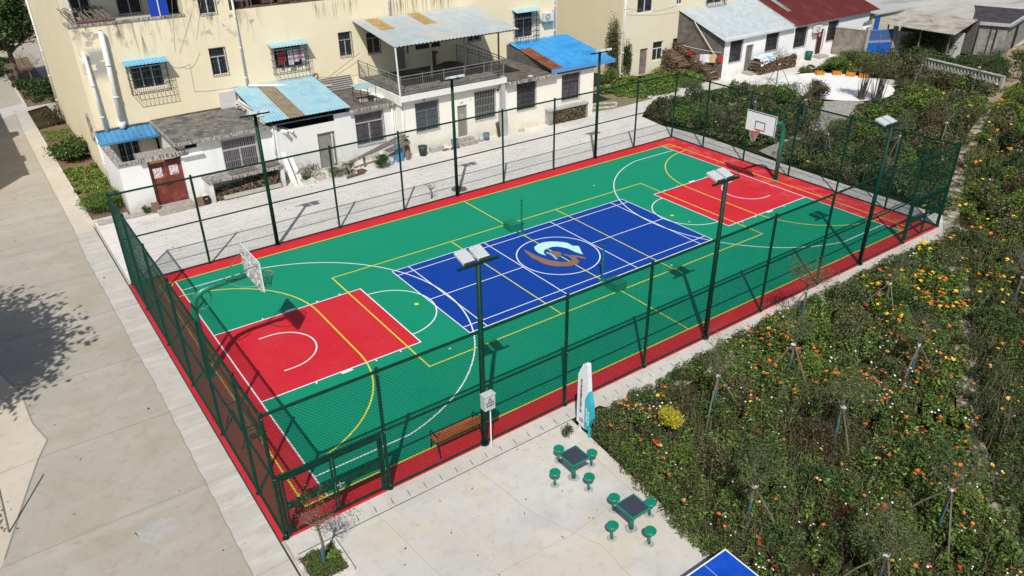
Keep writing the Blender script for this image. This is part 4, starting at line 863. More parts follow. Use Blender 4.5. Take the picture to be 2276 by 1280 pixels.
# canopy
cA, cB, cC, cD = (.82, 15.3, 6.18), (9.2, 15.3, 6.18), (9.35, 20.55, 6.85), (.9, 20.55, 6.85)
M().corr(cA, cB, cC, cD, 34, .03, [(.085, .20, .55, .98, 1), (.425, .53, .55, 1.0, 1)]).build('canopy_roof', [m_galv, m_fib2], a3)
M().tube([(.95, 15.3, 3.5), (.88, 15.3, 6.15)], .05, 8).build('canopy_post', m_pvc, a3)
M().box(7.72, 7.8, 15.36, 15.44, 3.52, 6.15).build('canopy_post', mat('post_brown', (.07, .045, .035)), a3)
for x, y in ((4.5, 17.8), (6.9, 17.8)): M().box(x - .05, x + .05, y - .05, y + .05, 3.52, 6.5).build('canopy_post', m_gry2, a3)
bm = M(); bm.box(.9, 9.1, 15.36, 15.44, 6.1, 6.16); 
for x in (1.2, 3.2, 5.2, 7.2, 9.0): bm.plate([(x, 15.3, 6.15), (x + .05, 15.3, 6.15), (x + .05, 20.5, 6.8), (x, 20.5, 6.8)], .06)
bm.build('canopy_beam', m_bar, a3)
def railing(parent, a, b, zb, h=1.05, post=1.5, name='railing'):
    a, b = Vector(a), Vector(b); Ln = (b - a).length; mb = M(); u = (b - a) / Ln
    P = lambda s, z: (a.x + u.x * s, a.y + u.y * s, zb + z)
    for z, r in ((h, .028), (h - .16, .014), (.42, .014), (.28, .012), (.08, .016)): mb.tube([P(0, z), P(Ln, z)], r, 6)
    s = 0
    while s < Ln: mb.tube([P(s, .42), P(s, h - .16)], .009, 4, caps=False); s += .125
    s = 0; k = 0
    while s < Ln - .14: mb.tube([P(s, .08), P(s + .14, .28)], .009, 4, caps=False); s += .14
    s = 0
    while s <= Ln + .01: mb.tube([P(s, 0), P(s, h + .06)], .024, 6); s += Ln / max(1, round(Ln / post))
    return mb.build(name, m_rail, parent)
railing(a3, (1.0, 15.2), (7.95, 15.2), 3.52); railing(a3, (.98, 15.2), (.98, 20.5), 3.52); railing(a3, (7.98, 15.2), (7.98, 20.5), 3.52)
st = M(); st.tube([(8.4, 19.9, 4.75), (10.0, 17.9, 3.9)], .03, 6); st.tube([(8.4, 19.9, 4.25), (10.0, 17.9, 3.4)], .02, 6)
for i in range(14): x = 8.4 + i * .123; y = 19.9 - i * .154; st.tube([(x, y, 4.25 - i * .065), (x, y, 4.75 - i * .065)], .01, 4)
st.build('stair_railing', m_rail, a3)
meta(M().box(6.1, 6.3, 20.3, 20.5, 3.52, 4.3).obox((6.2, 20.4, 4.36), (.4, .4, .12)).build('wooden_stand', mat('stand_wood', (.18, .12, .07), rough=.9)), 'brown wooden stand against the wall at the back of the terrace', 'stand')
meta(M().tube([(7.1 + .5 * math.cos(t), 20.1 + .3 * math.sin(t), 3.6) for t in [i * .4 for i in range(17)]], .07, 6).build('basket', mat('basket', (.2, .09, .05), rough=1)), 'low reddish brown woven basket on the terrace floor', 'basket')
# ------------------------------------------------------------ annex 3: blue roof house
a4 = thing('blue_roof_house', 'cream house with bright blue sheet roof, one rusty strip and two barred windows', 'house', (8.03, 15.4, 0))
w_ = M(); op = [(9.08, 10.57, 1.19, 2.9), (12.68, 14.18, 1.21, 2.91)]
wallface(w_, 8.03, 15.4, -.05, 3.08, YB, op); w_.add([(15.4, YB, -.05), (15.4, 20.59, -.05), (15.4, 20.59, 3.08), (15.4, YB, 3.08)], [(0, 1, 2, 3)])
w_.build('wall', m_cream, a4)
for o in op: window(a4, *o, YB, mul=2, trans=2.4, glass=m_glc if o[0] > 11 else m_gl, bars=1, nb=11, nh=5, frame=m_bar)
M().box(8.1, 12.0, 15.15, 20.59, 3.06, 3.15).build('flat_roof', m_roofd, a4); M().box(8.1, 12.0, 15.05, 15.15, 3.0, 3.18).build('roof_edge', m_stain, a4)
M().box(12.02, 15.45, 15.15, 20.58, 3.085, 3.13).build('roof_slab', m_roofd, a4)
e1, e2, e3, e4 = (11.65, 15.15, 3.42), (16.95, 15.15, 3.42), (17.2, 20.55, 4.18), (12.15, 20.55, 4.18)
rf = M().corr(e1, e2, e3, e4, 7, .022, [(0, .18, 0, .75, 1)]); rf.build('roof', [m_blue3, m_rust], a4)
M().box(11.6, 17.0, 15.08, 15.14, 3.2, 3.44).build('fascia', mat('fascia_blue', (.10, .30, .62), rough=.5), a4)
M().add([(12.0, 15.3, 3.13), (12.0, 20.55, 3.13), (12.0, 20.55, 4.12), (12.0, 15.3, 3.36)], [(0, 1, 2, 3), (3, 2, 1, 0)][:1]).build('gable', m_gry, a4)
meta(M().obox((10.3, 15.6, 3.17), (.3, .25, .03), .4).build('white_scrap', m_pvc), 'small white scrap on the flat roof left of the blue roof', 'scrap')
sh = thing('wood_shelter', 'low pale brick shelter full of firewood under the rightmost barred window', 'wood shelter', (11.3, 15.0, 0))
M().box(11.3, 14.62, 14.88, YB - .003, .86, .95).build('slab', m_gry2, sh); msb = brickmat('shed_brick', (.46, .44, .41), (.38, .36, .33), (.3, .28, .26), w_=.24, h_=.075); M().box(11.35, 11.6, 14.93, YB - .004, -.05, .86).build('side_wall', msb, sh); M().box(14.45, 14.58, 14.93, YB - .004, -.05, .86).build('side_wall', msb, sh)
logpile('firewood packed tightly in the low brick shelter under the rightmost barred window', 11.65, 14.4, 15.0, 15.3, lambda t: .84, z0=-.05, rr=.042, seed=5)
# ------------------------------------------------------------ yard clutter
def lathe_bin(name, label, cat, x, y, r0, r1, h, m, z=-.05, lid=None):
    r = thing(name, label, cat, (x, y, z)); b = M(); b.tube([(x, y, z), (x, y, z + h), (x, y, z + h + .001), (x, y, z + h - .04)], [r0, r1, r1 * .9, r1 * .85], 16); b.build('body', m, r, smooth=True)
    M().tube([(x, y, z + h - .02), (x, y, z + h + .01)], r1 * 1.06, 16, caps=False).tube([(x, y, z + h - .04), (x, y, z + h - .035)], r1 * .86, 16).build('rim', lid or m, r); return r
m_bucket = mat('bucket_slate', (.16, .22, .28), (.12, .16, .2), sc=9, rough=.5); m_bucketw = mat('bucket_white', (.62, .66, .7), (.3, .36, .5), sc=9, rough=.5); m_binb = mat('bin_black', (.03, .045, .045), rough=.5); m_bing = mat('bin_green', (.02, .3, .14), rough=.5)
lathe_bin('waste_bin', 'black bin with green lining standing below the curtained window of the balcony house', 'bin', 1.95, 14.95, .2, .27, .55, m_binb, lid=m_bing)
lathe_bin('bucket', 'white and blue paint bucket beside the steps of the balcony house', 'bucket', 6.1, 15.1, .15, .17, .36, m_bucketw)
lathe_bin('bucket', 'slate blue bucket next to the grey duct of the balcony house', 'bucket', 6.5, 15.05, .16, .19, .42, m_bucket)
lathe_bin('waste_bin', 'dark green bin by the air conditioned white house with the red roof', 'bin', 40.3, 16.1, .24, .3, .7, mat('bin_dgreen', (.01, .09, .06), rough=.5), lid=m_bing)
lathe_bin('bucket', 'white patterned paint bucket at the foot of the blue board', 'bucket', -.25, 14.75, .15, .17, .4, m_bucketw)
meta(M().plate([(.1, 14.75, -.05), (.62, 14.8, -.05), (.68, 15.1, .95), (.14, 15.05, .95)], .03).build('blue_board', m_blue2), 'bright blue board leaning below the long slanted planks', 'board')
meta(M().plate([(.75, 14.85, -.05), (.9, 14.65, -.05), (1.1, 15.3, 1.1), (.95, 15.35, 1.1)], .04).plate([(1.0, 14.9, -.05), (1.12, 14.85, -.05), (1.25, 15.35, 1.0), (1.15, 15.36, 1.0)], .03).build('leaning_boards', m_wood), 'narrow grey boards leaning on the wall right of the blue board', 'boards')
lb = M(); lb.obox((-.7, 15.3, .85), (3.6, .3, .05), .05, 0, -.24); lb.obox((-.1, 15.1, .95), (2.6, .12, .05), .02, 0, -.2); lb.obox((.3, 14.95, .8), (1.4, .5, .05), .1, 0, -.15); lb.box(-1.7, -1.6, 15.2, 15.3, -.05, .5); lb.box(.5, .6, 15.2, 15.3, -.05, .9)
meta(lb.build('plank_rack', m_wood), 'rack of long grey planks slanting up under the barred window beside the shrub', 'planks')
meta(M().box(.4, 1.6 + .2, 0, .01, 0, .01).build('x', m_wood), 'x', 'x') if False else None
meta(M().box(2.5, 3.4, 14.95, 15.2, -.05, .25).build('stone_block', m_gry2), 'long grey block lying at the wall right of the black bin', 'block')
meta(M().plate([(3.95, 14.9, -.05), (4.4, 14.85, -.05), (4.4, 15.0, .5), (3.95, 15.05, .5)], .05).build('slate_panel', m_bucket), 'small slate blue panel left of the door steps of the balcony house', 'panel')
sb = M(); r3 = random.Random(5)
for i in range(14): sb.obox((3.3 + r3.uniform(0, 1.1), 14.85 + r3.uniform(-.1, .1), -.02), (.2, .1, .07), r3.uniform(0, 3))
meta(sb.build('brick_scatter', mat('brick_red', (.26, .1, .07), (.2, .14, .1), sc=6)), 'scattered red bricks left of the door steps of the balcony house', 'bricks')
tk = M(); r3 = random.Random(21)
for i in range(60):
    a = r3.uniform(0, 6.3); x, y = -5.0 + r3.uniform(-.5, .5), 15.2 + r3.uniform(-.2, .2); z = r3.uniform(.1, .5); L_ = r3.uniform(.4, 1.0)
    tk.tube([(x - L_ * .4 * math.cos(a), y - .1, z), (x + .1, y, z + .25 + r3.uniform(-.1, .2)), (x + L_ * .5 * math.cos(a), y + .1, z + r3.uniform(-.1, .5))], .012, 3)
meta(tk.build('brushwood', mat('twigs', (.10, .06, .045), (.17, .11, .08), sc=9)), 'tangled bundle of brushwood leaning between the shelter and the grey door', 'brushwood')
meta(M().plate([(-6.1, 14.8, -.05), (-5.8, 14.7, -.05), (-5.85, 15.9, 1.5), (-6.05, 15.95, 1.5)], .05).plate([(-5.75, 14.75, -.05), (-5.4, 14.7, -.05), (-5.5, 15.9, 1.25), (-5.7, 15.9, 1.3)], .05).build('leaning_planks', m_whit2), 'pale planks leaning on the wall right of the long firewood shelter', 'planks')
meta(M().obox((-5.25, 14.75, .1), (.6, .45, .3), .1).build('white_trough', mat('trough', (.72, .74, .7), (.55, .58, .5), sc=7)), 'white planter trough in front of the brushwood', 'trough')
meta(M().obox((-4.45, 14.9, .05), (.45, .35, .22), .2).obox((-4.3, 15.2, .1), (.4, .3, .2), .5).build('stone_pile', mat('stone_pale', (.6, .56, .5), (.45, .4, .35), sc=7)), 'pale stones piled in front of the grey door', 'stones')
bs = thing('broom', 'broom with long pale handle leaning in front of the potted plants', 'broom', (-2.6, 14.3, 0))
M().tube([(-2.9, 14.35, .05), (-3.15, 14.8, 1.5)], .018, 5).tube([(-2.3, 14.45, .05), (-2.35, 14.9, 1.45)], .018, 5).build('handle', mat('handle_pale', (.55, .53, .5)), bs); M().obox((-2.7, 14.25, .0), (1.1, .14, .1), .15).obox((-2.3, 14.4, .08), (.35, .22, .22)).build('brush', m_clut, bs)
meta(M().tube([(-1.95, 14.6, -.05), (-1.9, 14.6, .02)], .1, 8).build('plant_pot', m_binb), 'small black plant pot right of the brooms', 'pot')
meta(M().obox((-10.75, 15.15, .15), (.3, .14, .5), 0, -.15).build('red_stone', mat('stone_red', (.24, .12, .09), (.16, .1, .08), sc=6)), 'reddish stone standing right of the doorstep of the red door', 'stone')
meta(M().obox((-12.75, 15.65, .18), (.34, .16, .55), -.2, -.15).build('red_stone', MATS['stone_red']), 'reddish stone standing left of the doorstep of the red door', 'stone')
bk = thing('black_basket', 'black basket holding an orange yellow lump beside the concrete shelter', 'basket', (-10.4, 15.25, 0))
M().tube([(-10.42, 15.25, -.04), (-10.42, 15.25, .28)], [.2, .26], 12, caps=False).build('basket', m_black, bk); M().tube([(-10.42, 15.2, .1), (-10.42, 15.2, .24)], [.16, .05], 8).build('contents', mat('orange_lump', (.7, .35, .03)), bk)
pl = M(); r3 = random.Random(31)
for i in range(16): pl.tube([(7.3 + .16 * i / 16, 14.9, 0), (7.15 + .3 * i / 16, 15.0, .9 + r3.random() * .1)], .01, 3)
meta(pl.build('bundle', mat('bundle_dark', (.06, .05, .05))), 'dark besom leaning on the grey duct of the balcony house', 'besom')
mh = thing('manhole_cover', 'round dark manhole cover in the pale yard beside the middle floodlight pole', 'manhole', (.75, 9.15, -.05))
M().cyl(.75, 9.15, -.05, -.035, .42, n=28).build('cover', mat('iron', (.12, .10, .085), (.2, .17, .13), sc=9, rough=.8), mh); M().tube([(.75 + .42 * math.cos(t), 9.15 + .42 * math.sin(t), -.04) for t in [i * .2245 for i in range(29)]], .02, 4, caps=False).build('ring', m_gry2, mh)
for lab, x, y in (('small round hose coil at the foot of the blue roof house', 9.2, 15.1),):
    meta(M().tube([(x + .22 * math.cos(t), y + .14 * math.sin(t), .02 + t * .004) for t in [i * .4 for i in range(34)]], .02, 5).build('hose_coil', m_gry2), lab, 'hose')
# concrete curb square around young tree right of blue house
sq = M()
for a, b in (((16.75, 16.9), (18.4, 16.2)), ((18.4, 16.2), (17.6, 15.45)), ((17.6, 15.45), (16.05, 16.1)), ((16.05, 16.1), (16.75, 16.9))):
    a, b = Vector(a), Vector(b); c_ = (a + b) / 2; sq.obox((c_.x, c_.y, .0), ((b - a).length + .1, .12, .12), math.atan2(b.y - a.y, b.x - a.x))
meta(sq.build('tree_pit', m_white_curb), 'square white kerb of a tree pit beside the blue roof house', 'kerb')

# ------------------------------------------------------------ B: second yellow block
YS = 20.8
B_ = thing('apartment_building', 'two storey pale yellow building behind the green weed bed, right of the long block', 'building', (22.9, YS, 0))
k = 1.0308; X = lambda x: -18.756 + (x + 18.756) * k; Z = lambda z: 14.79 - (14.79 - z) * k
ops = [(X(21.95), X(22.75), Z(1.38), Z(2.82)), (X(23.65), X(24.46), .03, Z(2.44)), (X(24.98), X(26.1), Z(1.36), Z(2.79)), (X(27.15), X(27.92), Z(1.5), Z(2.79)), (X(23.05), X(24.66), Z(5.05), Z(6.5)), (X(27.17), X(27.8), Z(5.27), Z(6.5)), (X(30.6), X(32.4), Z(4.95), Z(6.4))]
w_ = M(); wallface(w_, 22.93, 38.0, 0, 8.6, YS, ops)
w_.add([(22.93, 34, 0), (22.93, YS, 0), (22.93, YS, 8.6), (22.93, 34, 8.6)], [(0, 1, 2, 3)], 1); w_.add([(38, YS, 0), (38, 34, 0), (38, 34, 8.6), (38, YS, 8.6)], [(0, 1, 2, 3)], 1)
w_.build('wall', [plaster('plaster_b', (.82, .755, .57), (.6, .52, .35)), m_yel2], B_)
for i, o in enumerate(ops):
    if i == 1:
        d_ = M().box(o[0], o[1], YS + .1, YS + .14, o[2], o[3]).build('door', mat('door_weathered', (.17, .13, .11), (.28, .25, .23), sc=3, rough=.8), B_)
    else: window(B_, *o, YS, mul=2, trans=(o[2] + o[3]) / 2 + .2 if i in (0, 2, 3) else None, fw=.07)
cage(B_, ops[6][0] - .15, ops[6][1] + .15, ops[6][2] - .15, ops[6][3], YS, .35, nb=8, nh=4)
M().box(22.6, 38.3, 20.5, 34.3, 8.6, 8.8).build('roof', m_roofc, B_)
pipe(B_, [(23.05, YS - .08, 8.5), (23.05, YS - .08, .0)], .075)
cb = M(); sag(cb, (23.1, YS - .05, 5.4), (28.6, YS - .05, 5.0), .35); sag(cb, (23.1, YS - .05, 4.9), (28.7, YS - .05, 4.5), .15); cb.build('cables', m_gry2, B_)
# C and D: long low white house with grey lean-to roof and red roof
C_ = thing('white_row_house', 'long low white house with grey corrugated roof and dark red roof', 'house', (29.4, 16.4, 0))
w_ = M(); YC = 16.4
cw = [(30.25, 31.71, 1.03, 2.67), (34.58, 36.15, 1.32, 2.7), (38.3, 39.95, 1.11, 2.74), (42.85, 44.3, 1.1, 2.76)]; cd = [(32.23, 33.13, .06, 2.12), (41.55, 42.4, .15, 2.25)]
wallface(w_, 29.58, 49.0, -.06, 3.0, YC, cw + cd)
w_.add([(49, YC, 0), (49, 22, 0), (49, 22, 3.0), (49, YC, 3.0)], [(0, 1, 2, 3)])
w_.build('wall', m_whit, C_)
M().add([(29.0, 20.79, 0), (29.6, YC + .01, 0), (29.6, YC + .01, 2.72), (29.0, 20.79, 4.4)], [(0, 1, 2, 3)]).build('gable_wall', m_bgal, C_)
for i, o in enumerate(cw): window(C_, *o, YC, mul=2, trans=o[2] + (o[3] - o[2]) * .62, bars=1, nb=9, nh=4, frame=m_bar, glass=m_gl)
M().box(cd[0][0], cd[0][1], YC + .1, YC + .13, .06, 2.12).build('door', mat('door_worn', (.24, .23, .21), (.12, .115, .11), sc=2.5, st=(1, 1, .5), rough=.7), C_)
dr = M().box(cd[1][0], cd[1][1], YC + .1, YC + .13, .15, 2.25).build('door', mat('door_dark', (.04, .02, .018), rough=.5), C_); dr['label'] = 'dark brown door with red couplets and a diamond paper'
M().obox((41.97, YC + .09, 1.75), (.3, .01, .3), 0, 0, math.pi / 4).box(41.42, 41.53, YC - .01, YC - .004, .5, 2.1).box(42.42, 42.53, YC - .01, YC - .004, .5, 2.1).build('door_couplet', mat('couplet_pink', (.6, .12, .1), (.65, .3, .25), sc=14), dr)
M().box(32.0, 33.5, 15.5, YC - .002, -.06, .05).box(32.1, 33.3, 15.8, YC - .003, .05, .12).build('doorstep', m_step, C_); M().box(41.3, 42.6, 15.7, YC - .002, -.06, .14).build('doorstep', m_step, C_)
M().corr((29.33, 16.1, 2.78), (37.95, 16.1, 2.85), (37.9, 20.79, 4.62), (28.92, 20.79, 4.55), 34, .055).build('grey_roof', m_galv2, C_)
M().corr((37.97, 16.05, 2.96), (49.9, 16.05, 3.1), (49.9, 22.4, 5.35), (37.97, 22.4, 5.3), 40, .04).build('red_roof', m_redr, C_)
M().plate([(39.3, 18.1, 3.72), (39.75, 18.1, 3.72), (39.75, 22.2, 5.3), (39.3, 22.2, 5.3)], .02).build('skylight_strip', m_galv, C_)
M().box(37.96, 37.99, 16.3, 22, 2.8, 3.0).build('roof_joint', m_bar, C_)
aircon('white air conditioner unit on the white house between the barred window and the dark door', 40.55, YC, 2.15)
mp = M(); mp.tube([(29.05, 19.2, 3.9), (29.35, 17.0, 1.6)], .03, 5); mp.build('stay_pole', m_whit2, C_)
# washing line and clothes
cls = thing('washing_line', 'sagging washing line in front of the dark gable above the firewood', 'washing line', (28.3, 17.6, 0))
m_ = M(); sag(m_, (27.6, 18.9, 2.35), (29.9, 16.25, 1.85), .08, .015); m_.build('rope', m_whit2, cls)
def cloth(label, name, x, y, z, poly, m, rz=-.85):
    mb = M(); q = [(x + p[0] * math.cos(rz), y + p[0] * math.sin(rz), z + p[1]) for p in poly]; mb.plate(q[::-1], .025); meta(mb.build(name, m), label, 'clothes')
tr = [(-.2, 0), (.2, 0), (.22, -.95), (.06, -.95), (0, -.35), (-.06, -.95), (-.22, -.95)]
shx = [(-.25, 0), (-.08, .0), (.08, 0), (.25, 0), (.3, -.25), (.2, -.25), (.2, -.62), (-.2, -.62), (-.2, -.25), (-.3, -.25)]
cloth('pale lilac trousers on the washing line in front of the firewood', 'trousers', 28.6, 17.62, 1.72, tr, mat('cloth_lilac', (.70, .64, .70), (.6, .55, .62), sc=9))
cloth('white shirt on the washing line between trousers and yellow shirt', 'shirt', 28.85, 17.35, 1.74, shx, mat('cloth_white2', (.8, .8, .8), (.65, .65, .68), sc=9))
cloth('yellow shirt on the washing line', 'shirt', 29.1, 17.0, 1.75, shx, mat('cloth_yellow', (.62, .45, .12), (.5, .35, .2), sc=9))
cloth('small red cloth at the right end of the washing line', 'cloth', 29.5, 16.55, 1.62, [(-.18, 0), (.18, 0), (.16, -.45), (-.16, -.45)], mat('cloth_red2', (.55, .02, .03), (.4, .02, .02), sc=9))
cloth('dark red cloth at the left end of the washing line', 'cloth', 27.95, 18.4, 2.0, [(-.2, 0), (.2, 0), (.16, -.4), (-.16, -.4)], mat('cloth_dred', (.3, .02, .03)))
logpile('tall heap of firewood beside the dark gable of the grey roofed house', 28.2, 29.1, 16.3, 20.5, lambda t: .65 + 1.55 * max(0, min(1, (t - .05) * 1.25)), z0=-.06, dirn='x', rr=.055, seed=12)
logpile('wide heap of firewood below the washing line, in front of the tall heap', 27.2, 28.3, 18.5, 20.6, lambda t: 1.1 + .8 * t, z0=-.06, dirn='x', rr=.06, seed=13)
logpile('firewood heap half covered by a patterned sheet beside the worn door', 32.75, 37.4, 15.3, 16.1, lambda t: 1.15 - .25 * abs(t - .5), z0=-.06, rr=.05, seed=14)
sht = M(); 
for i in range(5):
    a_, b_ = 32.75 + i * .36, 33.1 + i * .36; sht.plate([(a_, 15.18, .62 + .06 * (i % 2) + i * .07), (b_, 15.18, .66 + i * .07), (b_, 15.35, 1.2 + .05 * i * .5), (a_, 15.35, 1.18)], .02)
sht.plate([(32.7, 15.3, 1.2), (34.6, 15.3, 1.28), (34.6, 16.1, 1.3), (32.7, 16.1, 1.2)], .03)
meta(sht.build('sheet', mat('sheet_pattern', (.72, .74, .76), (.25, .45, .6), sc=3, lo=.52, hi=.56)), 'white sheet with blue pattern draped over the left end of the covered firewood', 'sheet')
meta(M().plate([(34.7, 15.2, 1.12), (36.9, 15.2, 1.18), (36.8, 16.1, 1.3), (34.7, 16.1, 1.28)], .04).plate([(34.7, 15.18, .9), (36.2, 15.18, 1.0), (36.9, 15.2, 1.18), (34.7, 15.2, 1.12)], .03).build('tarpaulin', mat('tarp_white', (.72, .71, .72), (.4, .4, .42), sc=3)), 'crumpled white tarpaulin over the right end of the covered firewood', 'tarpaulin')
# yard wall, gate, ivy wall
yw = thing('brick_wall', 'short rough brick wall with white coping left of the blue gate', 'wall', (44.2, 15.3, 0))
def wallseg(mb, a, b, z0, z1, th=.2, mi=0):
    a, b = Vector(a), Vector(b); d = (b - a).normalized(); n = Vector((-d.y, d.x)) * th / 2; mb.prism([a - n, b - n, b + n, a + n], z0, z1, mi); return mb
wallseg(M(), (43.95, 16.3), (44.6, 13.9), -.06, 2.2, .24).build('wall', m_brick, yw); wallseg(M(), (43.95, 16.3), (44.55, 14.05), 2.2, 2.3, .32).build('coping', m_white_curb, yw)
gt = thing('metal_gate', 'blue sheet metal double gate with barred upper half', 'gate', (45, 13.9, 0))
wallseg(M(), (44.62, 13.85), (44.85, 13.75), -.06, 2.45, .3).build('pillar', m_step, gt); wallseg(M(), (46.9, 12.75), (47.15, 12.6), -.06, 2.45, .3).build('pillar', m_step, gt)
m_gb = mat('gate_blue', (.01, .10, .42), (.02, .14, .5), sc=4, rough=.5)
for a, b in (((44.88, 13.73), (45.85, 13.26)), ((45.9, 13.24), (46.86, 12.77))):
    lf = wallseg(M(), a, b, .05, 1.15, .05).build('gate_leaf', m_gb, gt); q = M(); A2, B2 = Vector(a), Vector(b)
    for i in range(11): p = A2.lerp(B2, i / 10); q.tube([(p.x, p.y, 1.15), (p.x, p.y, 2.2)], .022, 4)
    q.tube([(*A2, 2.2), (*B2, 2.2)], .03, 4); q.build('gate_bars', mat('gate_bar_pale', (.16, .27, .50), rough=.5), lf)
    wallseg(M(), a, b, 1.15, 1.32, .07).build('gate_band', mat('gate_grey', (.3, .29, .28)), lf)
    wallseg(M(), (A2.x + .15, A2.y + .1), (B2.x + .15, B2.y + .1), 1.3, 2.15, .01).build('backing', m_gb, lf)
iw = thing('grey_wall', 'long grey yard wall overgrown with creeper right of the blue gate', 'wall', (47.1, 12.6, 0)); wallseg(M(), (47.2, 12.55), (50.6, 8.6), -.06, 1.95, .22).build('wall', m_gry2, iw); wallseg(M(), (47.2, 12.55), (50.6, 8.6), 1.95, 2.03, .3).build('coping', m_white_curb, iw)
sd = thing('open_shed', 'open shed with weathered cement corrugated roof behind the blue gate', 'shed', (50, 12, 0))
M().corr((46.2, 13.75, 2.62), (46.1, 7.3, 2.62), (52.7, 8.75, 2.86), (53.0, 15.3, 2.86), 34, .04).build('roof', m_asb, sd)
M().box(52.6, 52.8, 8.7, 15.2, 0, 2.8).build('back_wall', m_gry, sd)
for x, y in ((46.7, 13.2), (46.7, 10.3), (46.7, 7.9), (52.3, 15.0)): M().cyl(x, y, 0, 2.6, .07, n=6).build('post', m_wood, sd)
bb_ = thing('block_building', 'flat roofed concrete block building at the far right with dark roof', 'building', (53.4, 8.7, 0))
P1, P2, P3, P4 = (53.35, 8.75), (54.15, 6.85), (63.2, 8.9), (62.0, 13.4)
M().prism([P1, P2, P3, P4], -.1, 2.45).build('wall', m_block, bb_); M().prism([(53.2, 8.8), (54.1, 6.6), (63.6, 8.75), (62.2, 13.7)], 2.45, 2.52).build('roof', mat('roof_tar', (.07, .06, .065), (.035, .03, .035), sc=1.2, rough=1), bb_)
cp = M(); wallseg(cp, (53.2, 8.8), (54.1, 6.65), 2.4, 2.64, .22); wallseg(cp, (54.1, 6.65), (63.6, 8.8), 2.41, 2.641, .22); cp.build('coping', m_gry2, bb_)
M().obox((53.6, 7.9, 1.2), (.03, .1, 2.3), -.4).obox((53.78, 7.5, 1.2), (.05, .16, 2.3), -.4).build('pilaster', m_gry, bb_)
M().obox((58.2, 7.75, .95), (1.1, .06, 1.9), .235).build('door', m_dark, bb_)
fb = thing('far_building', 'low cream outbuilding with blue door behind the satellite dish', 'building', (50, 16.5, 0)); M().box(49.9, 55.5, 16.6, 20.5, -.06, 2.5).build('wall', plaster('plaster_far', (.62, .58, .42), (.4, .36, .25)), fb); M().box(49.8, 55.7, 16.4, 20.7, 2.5, 2.6).build('roof', m_gry2, fb); M().box(50.3, 51.1, 16.54, 16.6, 0, 2.3).build('door', m_gb, fb)
ds = thing('satellite_dish', 'white satellite dish above the brick wall by the blue gate', 'satellite dish', (45.7, 14.8, 0)); M().tube([(45.7, 14.8, 0), (45.7, 14.8, 2.3)], .03, 6).build('mast', m_bar, ds)
M().tube([(45.7, 14.75, 2.55), (45.62, 14.6, 2.5), (45.55, 14.45, 2.45)], [.1, .33, .42], 18, caps=False).tube([(45.7, 14.75, 2.55), (45.705, 14.76, 2.55)], .11, 12).build('dish', m_pvc, ds, smooth=True); M().tube([(45.7, 14.75, 2.55), (45.4, 14.1, 2.35)], .015, 4).build('feed_arm', m_bar, ds)
# lattice wall
lw = thing('lattice_wall', 'low white wall with a row of pointed oval openings beside the dirt path', 'wall', (44, 4, 0))
La, Lb = Vector((44.75, 8.4)), Vector((43.4, 1.95)); wallseg(M(), La, Lb, -.1, .28, .14).build('base', m_gry2, lw); wallseg(M(), La, Lb, .78, .86, .16).build('coping', m_white_curb, lw)
ll = M(); n = 22
for i in range(n):
    a, b = La.lerp(Lb, i / n), La.lerp(Lb, (i + 1) / n); m2 = (a + b) / 2
    for s in (-1, 1):
        p0, p1 = (a, b) if s > 0 else (b, a); ll.tube([(m2.x, m2.y, .28), (*(m2.lerp(p1, .85)), .53), (m2.x, m2.y, .78)], .025, 4, caps=False)
    ll.tube([(a.x, a.y, .28), (a.x, a.y, .78)], .02, 4, caps=False)
ll.build('lattice', m_white_curb, lw); wallseg(M(), Lb, Lb + Vector((-.05, -.25)), -.1, .86, .16).build('end_pillar', m_gry2, lw)
# left offsite building that shades the road
ob = thing('roadside_building', 'pale two storey building across the road at the left, only its shadow reaches the picture', 'building', (-25, 21.2, 0)); w_ = M()
wallface(w_, -32, -20.8, 0, 7, 21.2, [(-30, -28.5, 1, 2.4), (-26, -24.5, 1, 2.4), (-23.5, -22, 4, 5.4)]); w_.add([(-20.8, 21.2, 0), (-20.8, 36, 0), (-20.8, 36, 7), (-20.8, 21.2, 7)], [(0, 1, 2, 3)]); w_.add([(-32, 36, 0), (-32, 21.2, 0), (-32, 21.2, 7), (-32, 36, 7)], [(0, 1, 2, 3)]); w_.add([(-20.8, 36, 0), (-32, 36, 0), (-32, 36, 7), (-20.8, 36, 7)], [(0, 1, 2, 3)])
w_.build('wall', m_cream, ob); M().box(-32.2, -20.7, 21.0, 36.2, 7, 7.15).box(-21.6, -20.75, 23.5, 24.6, 7.15, 7.6).box(-21.4, -20.72, 29, 30, 7.15, 8.1).build('roof', m_redr, ob)
# ============================================================ OBJECTS ON THE PATIO
m_tg = mat('table_green', (.004, .20, .12), (.006, .23, .14), sc=5, rough=.35, spec=.5)
m_chess = mat('chess_dark', (.030, .035, .06), rough=.35); m_chl = mat('chess_line', (.12, .13, .17), rough=.4)
m_base = mat('footing', (.42, .41, .39), (.3, .29, .28), sc=9, rough=1)
def chess(label, x, y):
    r = thing('chess_table', label, 'table', (x, y, 0), 'green chess tables'); z = .71
    M().box(x - .31, x + .31, y - .31, y + .31, z, z + .04).build('table_top', m_tg, r)
    M().box(x - .27, x + .27, y - .27, y + .27, z + .04, z + .044).build('chess_board', m_chess, r)
    g = M(); zz = z + .048
    for i in range(10):
        t = -.24 + i * .0533; strip(g, [(x - .25, y + t), (x + .25, y + t)], .006, zz); strip(g, [(x + t, y - .25), (x + t, y + .25)], .006, zz + .001)
    g.build('board_grid', m_chl, r)
    M().cyl(x, y, -.04, z, .06, n=14).build('leg', m_tg, r, smooth=True); M().cyl(x, y, -.045, -.03, .17, .15, 14).build('footing', m_base, r)
